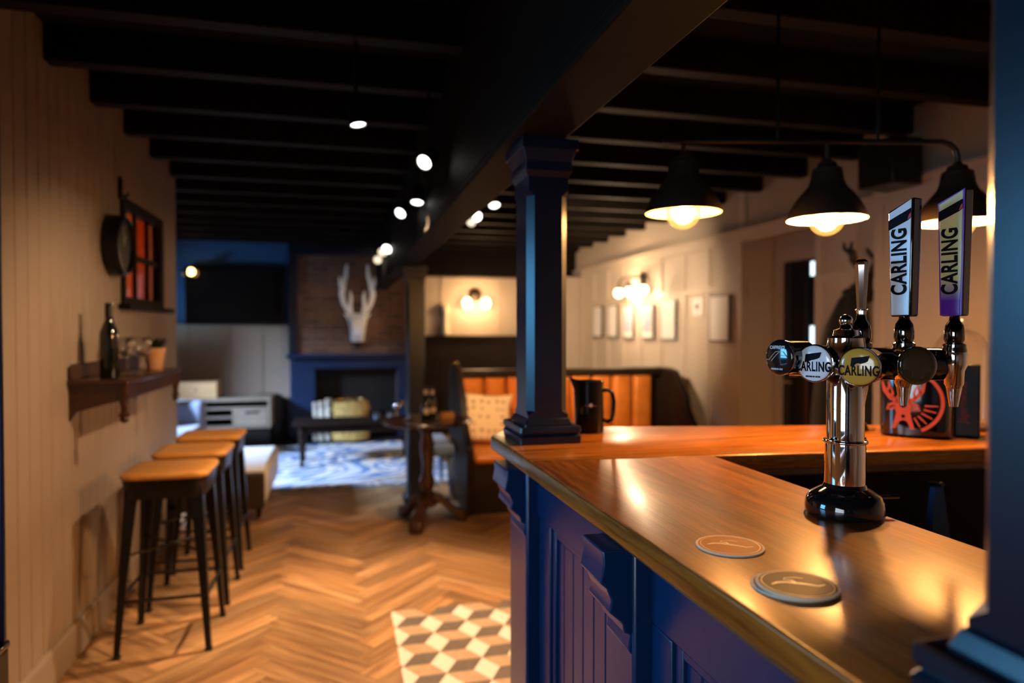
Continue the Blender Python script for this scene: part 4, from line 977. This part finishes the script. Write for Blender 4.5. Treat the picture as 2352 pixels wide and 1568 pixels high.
# ================================================================== FIREPLACE, RUG, COFFEE TABLE
fpl = thing('fireplace', 'dark blue painted fireplace surround below the brick chimney breast', 'fireplace', (.2, 8.68, 0))
part(fpl, 'mantel_shelf', MB().box(-.62, 1.04, 8.52, 8.75, 1.035, 1.08), M['fire_blue'], True, b=.006)
part(fpl, 'frieze', MB().box(-.58, .99, 8.62, 8.752, .90, 1.035), M['fire_blue'], True, b=.004)
part(fpl, 'jamb', MB().box(-.58, -.29, 8.62, 8.752, 0, .90), M['fire_blue'], True, b=.004)
part(fpl, 'jamb', MB().box(.705, .99, 8.62, 8.752, 0, .90), M['fire_blue'], True, b=.004)
part(fpl, 'firebox', MB().box(-.29, .705, 8.885, 8.898, 0, .9).box(-.295, -.288, 8.75, 8.9, 0, .9).box(.703, .71, 8.75, 8.9, 0, .9), M['dark'], True)
part(fpl, 'hearth', MB().box(-.62, 1.04, 8.44, 8.75, .0, .05), M['dark'], True, b=.004)
lb = thing('log_basket', 'yellow woven log basket in front of the fireplace opening', 'basket', (.13, 8.44, .051))
mb = MB()
for i in range(9):
    z = .03 + i*.05; r1 = .19 + .01*math.sin(i*2)
    P_ = [(x*r1, y*.11, z) for x, y in [(math.cos(2*PI*k/28), math.sin(2*PI*k/28)) for k in range(29)]]; mb.tube(P_, .027, 6)
part(lb, 'weave', mb, mat('woven_straw', (.55, .36, .10), .8, noise=.5, nscale=22))
part(lb, 'rim', MB().tube([(.19*math.cos(2*PI*k/28), .11*math.sin(2*PI*k/28), .475) for k in range(29)], .018, 8), M['brass'])
for i, (x_, rr, h_) in enumerate(((-.215, .036, .46), (-.136, .038, .49), (-.285, .03, .45))):
    lo = thing('birch_log', ['birch log standing beside the basket, middle of three', 'tallest birch log, touching the log basket', 'thin birch log furthest left of the basket'][i], 'log', (x_, 8.50, .051), 0, 'birch logs by the hearth')
    part(lo, 'bark', MB().lathe([(rr*.96, 0), (rr, .01), (rr*.97, h_*.5), (rr, h_-.005), (rr*.97, h_)], seg=18), M['birch']); part(lo, 'cut_end', MB().lathe([(rr*.93, h_-.001), (rr*.9, h_+.003)], seg=18), M['log_end'])
# white stag head
sg = thing('stag_head', 'white faceted stag head with tall antlers on the brick chimney breast', 'wall ornament', (.215, 8.75, 1.25))
def hx(z, w, d0, d1): return [(-w, -d0, z), (-w*.6, -d1, z), (w*.6, -d1, z), (w, -d0, z), (w*.7, 0, z), (-w*.7, 0, z)]
part(sg, 'head', MB().loft([hx(-.02, .075, .10, .15), hx(.06, .085, .12, .24), hx(.16, .10, .12, .27), hx(.25, .12, .10, .22), hx(.31, .115, .06, .14), hx(.33, .06, .03, .08)]), M['bone'], smooth=False)
for s_ in (-1, 1):
    part(sg, 'ear', MB().loft([[(s_*.10, -.06, .25), (s_*.10, -.03, .25), (s_*.10, -.03, .29), (s_*.10, -.06, .29)], [(s_*.13, -.08, .275), (s_*.13, -.04, .275), (s_*.13, -.04, .32), (s_*.13, -.08, .32)], [(s_*.16, -.07, .315), (s_*.16, -.06, .315), (s_*.16, -.06, .325), (s_*.16, -.07, .325)]]), M['bone'], smooth=False)
    part(sg, 'antler', MB().tube([(s_*.06, -.06, .30), (s_*.12, -.08, .37), (s_*.165, -.09, .46), (s_*.185, -.09, .56), (s_*.165, -.08, .70), (s_*.135, -.07, .80), (s_*.125, -.07, .93)], [.030, .030, .032, .034, .032, .024, .012], 7)
         .tube([(s_*.07, -.07, .33), (s_*.085, -.12, .42), (s_*.075, -.13, .52), (s_*.085, -.12, .60)], [.024, .024, .02, .008], 7)
         .tube([(s_*.178, -.09, .60), (s_*.205, -.10, .70), (s_*.21, -.10, .78)], [.024, .018, .008], 7), M['bone'], smooth=False)
solo('ornament_bracket', MB().prism([(-.04, 0), (.04, 0), (.03, .06), (-.03, .06)], 8.68, 8.75, 'Y'), M['dark'], 'small dark bracket below the white stag head', 'bracket', (0, 0, 0)).location = (.215, 0, 1.16)

solo('area_rug', MB().box(-.74, 1.05, 6.12, 8.42, .001, .016), M['rug'], 'blue and cream abstract patterned carpet before the fireplace', 'rug', (.1, 7.2, 0), b=.004)
solo('threshold_strip', MB().box(-.49, 1.3, 5.98, 6.118, .0005, .006), M['greyoak'], 'greyish wooden strip along the near edge of the carpet', 'trim', (0, 6.05, 0))
cf = thing('coffee_table', 'long dark wooden coffee table standing on the patterned carpet', 'table', (.17, 7.18, .016))
part(cf, 'top', MB().box(-.62, .60, -.22, .24, .41, .442), M['darkwood'], b=.006)
part(cf, 'apron', MB().box(-.55, .53, -.17, .19, .33, .41), M['darkwood'])
for x_ in (-.535, .50):
    for y_ in (-.16, .18): part(cf, 'leg', MB().lathe([(.018, 0), (.024, .03), (.018, .06), (.022, .14), (.032, .22), (.026, .26), (.034, .28), (.034, .41)], (x_, y_, 0), 16), M['darkwood'])
cvx = .459
def tealight(loc, label, m_):
    o = thing('candle_glass', label, 'candle holder', loc, 0, 'candle glasses on the coffee table')
    part(o, 'cup', MB().lathe([(.026, 0), (.030, .005), (.034, .075), (.031, .075), (.027, .01)], seg=20), M['glass']); part(o, 'candle', MB().lathe([(.025, .006), (.026, .04), (.001, .041)], seg=16), m_)
    return o
tealight((.36, 7.06, cvx), 'dark blue candle glass on the coffee table, leftmost of three', M['bluefab'])
tealight((.50, 7.10, cvx), 'clear candle glass in the middle on the coffee table', M['sofa'])
vs = thing('ornament', 'small silver ball on a gold stand at the right of the coffee table', 'ornament', (.58, 7.22, cvx))
part(vs, 'stand', MB().lathe([(.04, 0), (.04, .006), (.012, .012), (.012, .06), (.03, .075)], seg=20), M['brass']); part(vs, 'ball', MB().sphere((0, 0, .115), .045, 20), M['chrome']); part(vs, 'tassel', MB().lathe([(.01, .15), (.03, .17), (.015, .2)], (.05, 0, -.03), 12), M['brass'])

# ================================================================== PEDESTAL TABLE AND SEATING
pd = thing('pedestal_table', 'dark turned pedestal table with a three-footed base', 'table', (.60, 4.83, 0))
part(pd, 'top', MB().lathe([(.305, .715), (.318, .720), (.320, .732), (.312, .742), (.0, .742)], seg=48), M['mahog_x'])
part(pd, 'column', MB().lathe([(.05, .12), (.075, .14), (.075, .17), (.045, .20), (.035, .23), (.05, .27), (.055, .31), (.038, .36), (.034, .42), (.045, .50), (.052, .56), (.036, .63), (.05, .66), (.10, .70), (.12, .716)], seg=28), M['mahog_z'])
for k in range(3):
    a = math.radians(-115 + 120*k); d = Vector((math.cos(a), math.sin(a), 0)); n_ = Vector((-d.y, d.x, 0))
    P_ = [(.03, .20, .035), (.10, .17, .036), (.17, .10, .038), (.22, .055, .042), (.265, .04, .05), (.29, .032, .03)]
    rings = [[d*r + n_*w_ + Vector((0, 0, z+w_*.9)), d*r - n_*w_ + Vector((0, 0, z+w_*.9)), d*r - n_*w_ + Vector((0, 0, max(.0, z-w_))), d*r + n_*w_ + Vector((0, 0, max(.0, z-w_)))] for r, z, w_ in P_]
    part(pd, 'foot', MB().loft(rings), M['mahog_z'], b=.012)
def round_bottle(loc, label, h, r):
    o = thing('bottle', label, 'bottle', loc, 0, 'bottles on the pedestal table')
    part(o, 'body', MB().lathe([(r*.95, 0), (r, .004), (r, h*.5), (r*.6, h*.66), (r*.36, h*.72), (r*.34, h*.96), (r*.4, h)], seg=28), M['bottle'])
    part(o, 'label_disc', MB().lathe([(r*.72, 0), (r*.72, .004)], (0, -r+.001, h*.28), 24, (0, -1, 0)), M['label_cream'])
    part(o, 'neck_label', MB().lathe([(r*.42, h*.76), (r*.42, h*.9)], seg=20), M['label_cream'])
    return o
round_bottle((.585, 4.78, .7422), 'dark bottle with a round cream label on the pedestal table', .235, .034)
round_bottle((.640, 4.85, .7422), 'second dark bottle behind the first, nearer the settle', .225, .030)
o = thing('wooden_block', 'small square wooden block lit orange at the table edge', 'block', (.735, 4.79, .7422))
part(o, 'block', MB().box(-.048, .048, -.03, .03, 0, .050), M['seat_wood'], b=.004); part(o, 'slot', MB().box(-.035, .035, -.02, .02, .048, .051), M['dark'])
o = thing('saucer', 'small copper saucer on the left of the pedestal table', 'saucer', (.475, 4.76, .7422)); part(o, 'dish', MB().lathe([(.02, 0), (.022, .002), (.042, .010), (.041, .012), (.02, .005)], seg=24), M['brass'])
# low stool behind the table
ls = thing('low_stool', 'blue upholstered stool with slim metal-tipped legs behind the table', 'stool', (.78, 5.70, 0))
part(ls, 'seat', MB().box(-.11, .11, -.31, .31, .36, .46), M['bluefab'], b=.03, seg=3)
for x_ in (-.085, .085):
    for y_ in (-.27, .27):
        lg = part(ls, 'leg', MB().cyl((x_, y_, .05), (x_*.9, y_*.95, .37), .014, .03, 12), M['bluefab']); part(lg, 'tip', MB().cyl((x_*1.01, y_, 0), (x_, y_, .055), .010, .014, 12), M['chrome'])
# settle
se = thing('settle', 'dark settle with tan leather seat and channelled back', 'bench', (1.9, 5.3, 0))
part(se, 'base', MB().box(.955, 2.80, 4.95, 5.62, 0, .375), M['darkwood'], True, b=.006)
part(se, 'seat', MB().box(.965, 2.80, 4.93, 5.60, .375, .445), M['leather'], True, b=.028, seg=3)
part(se, 'back_frame', MB().box(.955, 2.86, 5.66, 5.74, 0, 1.03).box(.955, 2.86, 5.60, 5.75, .975, 1.035), M['darkwood'], True, b=.008)
nx = 9
for i in range(nx):
    a = .985 + i*(2.72-.985)/nx; b_ = a + (2.72-.985)/nx
    part(se, 'back_channel', MB().prism([(a+.004, 5.67), (a+.006, 5.63), (a+.03, 5.60), ((a+b_)/2, 5.588), (b_-.03, 5.60), (b_-.006, 5.63), (b_-.004, 5.67)], .44, .965), M['leather'], True, b=.006)
wing = [(4.93, 0), (4.93, .36), (4.90, .44), (4.92, .52), (5.06, .60), (5.16, .70), (5.20, .82), (5.30, .92), (5.40, 1.02), (5.52, 1.09), (5.64, 1.10), (5.72, 1.05), (5.75, .9), (5.75, 0)]
part(se, 'wing', MB().prism(wing, .905, .955, 'X'), M['darkwood'], True, b=.008)
part(se, 'wing', MB().prism([(p[0], min(p[1], 1.04)) for p in wing], 2.80, 2.86, 'X'), M['darkwood'], True, b=.008)
part(se, 'finial', MB().sphere((.93, 5.56, 1.10), .022, 14), M['brass'], True)
cu = solo('cushion', cushion('c', .42, .42, .13, 0), None, 'cream cushion with small dark sprigs leaning on the tan settle', 'cushion')
cu.location = (1.155, 5.42, .652)
mm = mat('sprigged_fabric', (.66, .50, .33), .9)
nt = mm.node_tree; tcn = nt.nodes.new('ShaderNodeTexCoord'); vo = nt.nodes.new('ShaderNodeTexVoronoi'); vo.inputs['Scale'].default_value = 17; vo.inputs['Randomness'].default_value = .35
nt.links.new(tcn.outputs['Object'], vo.inputs['Vector']); rr_ = nt.nodes.new('ShaderNodeValToRGB'); rr_.color_ramp.elements[0].color = (.30, .21, .13, 1); rr_.color_ramp.elements[0].position = .22
rr_.color_ramp.elements[1].color = (.66, .50, .33, 1); rr_.color_ramp.elements[1].position = .34
nt.links.new(vo.outputs['Distance'], rr_.inputs['Fac']); nt.links.new(rr_.outputs['Color'], nt.nodes['Principled BSDF'].inputs['Base Color'])
cu.data.materials.clear(); cu.data.materials.append(mm); cu.rotation_euler = (math.radians(-14), math.radians(4), -.1)

# ================================================================== RIGHT WALL: PICTURES, SCONCES, SHELF
def picture(y0, y1, z0, z1, label, purple):
    o = thing('picture_frame', label, 'picture', (3.03, (y0+y1)/2, (z0+z1)/2), 0, 'framed prints along the right wall')
    hy_, hz_ = (y1-y0)/2, (z1-z0)/2
    part(o, 'frame', MB().box(-.028, -.002, -hy_, hy_, -hz_, -hz_+.010).box(-.028, -.002, -hy_, hy_, hz_-.010, hz_).box(-.028, -.002, -hy_, -hy_+.010, -hz_+.010, hz_-.010).box(-.028, -.002, hy_-.010, hy_, -hz_+.010, hz_-.010), M['frame_dk'])
    part(o, 'mount', MB().box(-.0265, -.002, -hy_+.009, hy_-.009, -hz_+.009, hz_-.009), M['paper'])
    if purple: part(o, 'print', MB().box(-.0272, -.02, -hy_+.035, hy_-.035, -hz_+.07, hz_-.05), M['purple_print'])
    return o
picture(4.845, 5.140, 1.276, 1.655, 'white framed print nearest the door recess', False)
picture(5.745, 6.035, 1.280, 1.655, 'white framed print to the right of the purple pair', False)
picture(6.205, 6.465, 1.284, 1.625, 'purple framed print nearer the door, to the right of its purple twin', True)
picture(6.680, 6.935, 1.284, 1.625, 'purple framed print further from the door, left of its twin', True)
picture(7.110, 7.375, 1.286, 1.655, 'white framed print just left of the two purple prints', False)
picture(7.560, 7.850, 1.288, 1.66, 'white framed print nearest the bookshelf', False)
o = thing('wall_plate', 'small white square plate with a dark dot between two framed prints', 'switch', (3.03, 5.37, 1.575))
part(o, 'plate', MB().box(-.01, -.001, -.085, .085, -.08, .08), M['paper'], b=.003); part(o, 'button', MB().lathe([(.022, 0), (.022, .006)], (-.01, 0, 0), 20, (-1, 0, 0)), M['frame_dk'])
sc_ = thing('wall_sconce', 'three-armed brass wall sconce with glowing globes on the right wall', 'wall light', (3.01, 6.45, 1.90))
part(sc_, 'plate', MB().lathe([(.06, 0), (.06, .015), (.03, .03)], (0, 0, 0), 28, (-1, 0, 0)), M['bronze'])
for i, dy in enumerate((.31, .03, -.28)):
    a = part(sc_, 'arm', MB().tube([(-.02, 0, 0), (-.07, dy*.4, .03), (-.12, dy*.8, .02), (-.13, dy, -.03), (-.13, dy, -.07)], .008, 8), M['bronze'])
    part(a, 'cup', MB().lathe([(.012, .03), (.026, .015), (.034, -.008)], (-.13, dy, -.085), 20), M['bronze'])
    part(a, 'globe', MB().sphere((-.13, dy, -.135), .052, 20), M['frost'])
sf2 = thing('wall_sconce', 'two-light wall sconce glowing on the far pale boarding', 'wall light', (1.735, 8.868, 1.83))
part(sf2, 'plate', MB().lathe([(.09, 0), (.09, .02), (.04, .04)], (0, 0, 0), 28, (0, -1, 0)), M['bronze'])
for dx in (-.12, .13):
    a = part(sf2, 'arm', MB().tube([(0, -.03, 0), (dx*.5, -.09, .02), (dx, -.10, -.01), (dx, -.10, -.05)], .008, 8), M['bronze'])
    part(a, 'shade', MB().sphere((dx, -.10, -.11), .058, 20, (1, 1, 1.25)), M['frost'])
fg = thing('figurine', 'pale slender bottle-shaped ornament on the ledge left of the far sconce', 'ornament', (1.335, 8.80, 1.3005))
part(fg, 'body', MB().lathe([(.04, 0), (.055, .02), (.05, .12), (.035, .2), (.03, .27), (.045, .30), (.05, .34), (.03, .39), (.005, .41)], seg=24), M['creamfab'])
bs = thing('bookcase', 'white built-in bookcase in the far right corner', 'bookcase', (2.9, 8.5, .3))
part(bs, 'carcass', MB().box(2.80, 3.028, 8.36, 8.39, .3, 2.05).box(2.80, 3.028, 8.84, 8.869, .3, 2.05).box(3.0, 3.028, 8.39, 8.84, .3, 2.05), M['cream'], True)
for z in (.3, .86, 1.24, 1.62, 2.03): part(bs, 'shelf', MB().box(2.79, 3.0, 8.39, 8.84, z, z+.03), M['cream'], True)
bi = 0
cols = ['bookdark', 'booktan', 'bookred', 'bookbrown']; words_ = {'bookdark': 'dark blue', 'booktan': 'tan', 'bookred': 'red', 'bookbrown': 'brown'}
first = {}
rows_ = {.89: 'bottom', 1.27: 'middle', 1.65: 'top'}
for z, seq in ((1.65, 'dtrtddrtbdt'), (1.27, 'bddddddddtb'), (.89, 'dbdddbdddbd')):
    y = 8.40
    for q, c in enumerate(seq):
        key = {'d': 'bookdark', 't': 'booktan', 'r': 'bookred', 'b': 'bookbrown'}[c]; wd = rnd.uniform(.028, .04); hh = rnd.uniform(.20, .26)
        if y + wd > 8.835: break
        b_ = thing('book', f'{words_[key]} book standing on the {rows_[z]} shelf of the corner bookcase', 'book', (2.81, y+wd/2, z+.001), 0, f'{words_[key]} books on the {rows_[z]} bookcase shelf')
        part(b_, 'cover', MB().box(0, .15, -wd/2, wd/2-.001, 0, hh), M[key], b=.003); part(b_, 'pages', MB().box(.004, .146, -wd/2+.004, wd/2-.005, .003, hh+.001), M['paper'])
        y += wd

# ================================================================== SPOTLIGHTS
def spot(loc, d, label, m_=None, rad=.032):
    o = thing('spotlight', label, 'spotlight', loc, 0, 'ceiling spotlights')
    d = Vector(d).normalized()
    part(o, 'can', MB().lathe([(rad*.6, -.10), (rad, -.085), (rad+.003, 0), (rad, .001), (rad*.97, -.006)], (0, 0, 0), 24, d), M['black_metal'])
    part(o, 'lens', MB().lathe([(rad*.95, -.005), (rad*.9, -.002)], (0, 0, 0), 24, d), m_ or M['spotdisc'])
    b_ = -d*.05
    part(o, 'stem', MB().tube([b_, (b_.x, b_.y, b_.z+.05), (b_.x, b_.y, 2.40-loc[2])], .007, 8), M['black_metal'])
    return o
dl = (-.55, -.45, -.75)
spot((.345, 2.87, 2.07), (-.50, -.60, -.55), 'spotlight nearest on the left of the beam, large tilted white lens')
spot((.392, 3.56, 2.03), (-.1, -.28, -.95), 'downward spotlight below the big tilted one, left of the beam')
spot((.345, 4.03, 2.05), (-.50, -.60, -.60), 'tilted spotlight left of the beam, beyond the downward one')
spot((.068, 2.52, 2.105), (.15, -.10, -.98), 'spotlight alone over the floor, lens seen nearly edge on', M['spotdisc'], .028)
spot((.885, 3.92, 2.10), (.05, -.45, -.9), 'spotlight on a pale stem right of the beam')
spot((.867, 4.34, 2.10), (.25, -.85, -.45), 'spotlight right of the beam facing the room, front of an overlapping pair')
spot((.905, 4.75, 2.13), (-.1, -.85, -.45), 'spotlight right of the beam, rear one of the overlapping pair', M['spotwarm'])
spot((.405, 6.10, 2.08), (-.35, -.80, -.55), 'furthest group of spotlights, the upper white one', None, .042)
spot((.38, 6.32, 2.075), (-.25, -.85, -.5), 'furthest group of spotlights, the middle one', M['spotwarm'], .04)
spot((.375, 7.0, 2.075), (-.15, -.9, -.45), 'furthest group of spotlights, the lowest one nearest the stag head', M['spotwarm'], .04)

# lamp light from those fittings
light('SPOT', 'spot_beam_wall', (.33, 2.78, 2.03), 92, (1, .64, .37), .03, angle=math.radians(82), blend=.9, aim=(-1.05, 3.25, .75))
light('SPOT', 'spot_beam_floor', (.385, 3.53, 2.0), 330, (1, .66, .38), .03, angle=math.radians(84), blend=.9, aim=(.25, 3.15, 0))
light('SPOT', 'spot_beam_far_floor', (.33, 4.0, 2.02), 105, (1, .64, .36), .03, angle=math.radians(80), blend=.9, aim=(-.5, 4.4, 0))
light('SPOT', 'spot_beam_settle', (.90, 3.95, 2.06), 210, WARM2, .03, angle=math.radians(58), blend=.9, aim=(1.45, 5.5, .75))
light('SPOT', 'spot_beam_brick', (.40, 6.9, 2.05), 38, (1, .80, .62), .04, angle=math.radians(85), blend=.9, aim=(.35, 8.7, 1.4))
light('SPOT', 'spot_beam_right_wall', (.90, 4.34, 2.05), 420, (1, .74, .48), .03, angle=math.radians(66), blend=.9, aim=(3.0, 6.5, 1.45))
light('POINT', 'sconce_glow', (2.74, 6.6, 1.75), 36, (1, .66, .38), .06)
light('POINT', 'far_sconce_glow', (1.735, 8.52, 1.70), 26, WARM2, .06)

# ================================================================== WORLD, CAMERA
w = bpy.data.worlds.new('World'); SC.world = w; w.use_nodes = True
w.node_tree.nodes['Background'].inputs[0].default_value = (.35, .42, .5, 1); w.node_tree.nodes['Background'].inputs[1].default_value = .01
cam = bpy.data.cameras.new('camera'); co = bpy.data.objects.new('camera', cam); COL.objects.link(co)
cam.lens = 24; cam.sensor_width = 36; cam.sensor_fit = 'HORIZONTAL'; cam.clip_start = .02
co.location = (0, 0, 1.37); co.rotation_euler = (math.radians(90-.95), 0, math.radians(-14.18))
cam.dof.use_dof = True; cam.dof.focus_distance = 1.12; cam.dof.aperture_fstop = 2.2
SC.camera = co
SC.view_settings.view_transform = 'Standard'; SC.view_settings.look = 'None'; SC.view_settings.gamma = 1; SC.view_settings.exposure = 0
SC.view_settings.use_curve_mapping = False
cy = SC.cycles
cy.use_denoising = True; cy.max_bounces = 8; cy.diffuse_bounces = 4; cy.glossy_bounces = 4; cy.transparent_max_bounces = 12
cy.sample_clamp_indirect = 4; cy.sample_clamp_direct = 0; cy.caustics_reflective = False; cy.caustics_refractive = False; cy.blur_glossy = .5
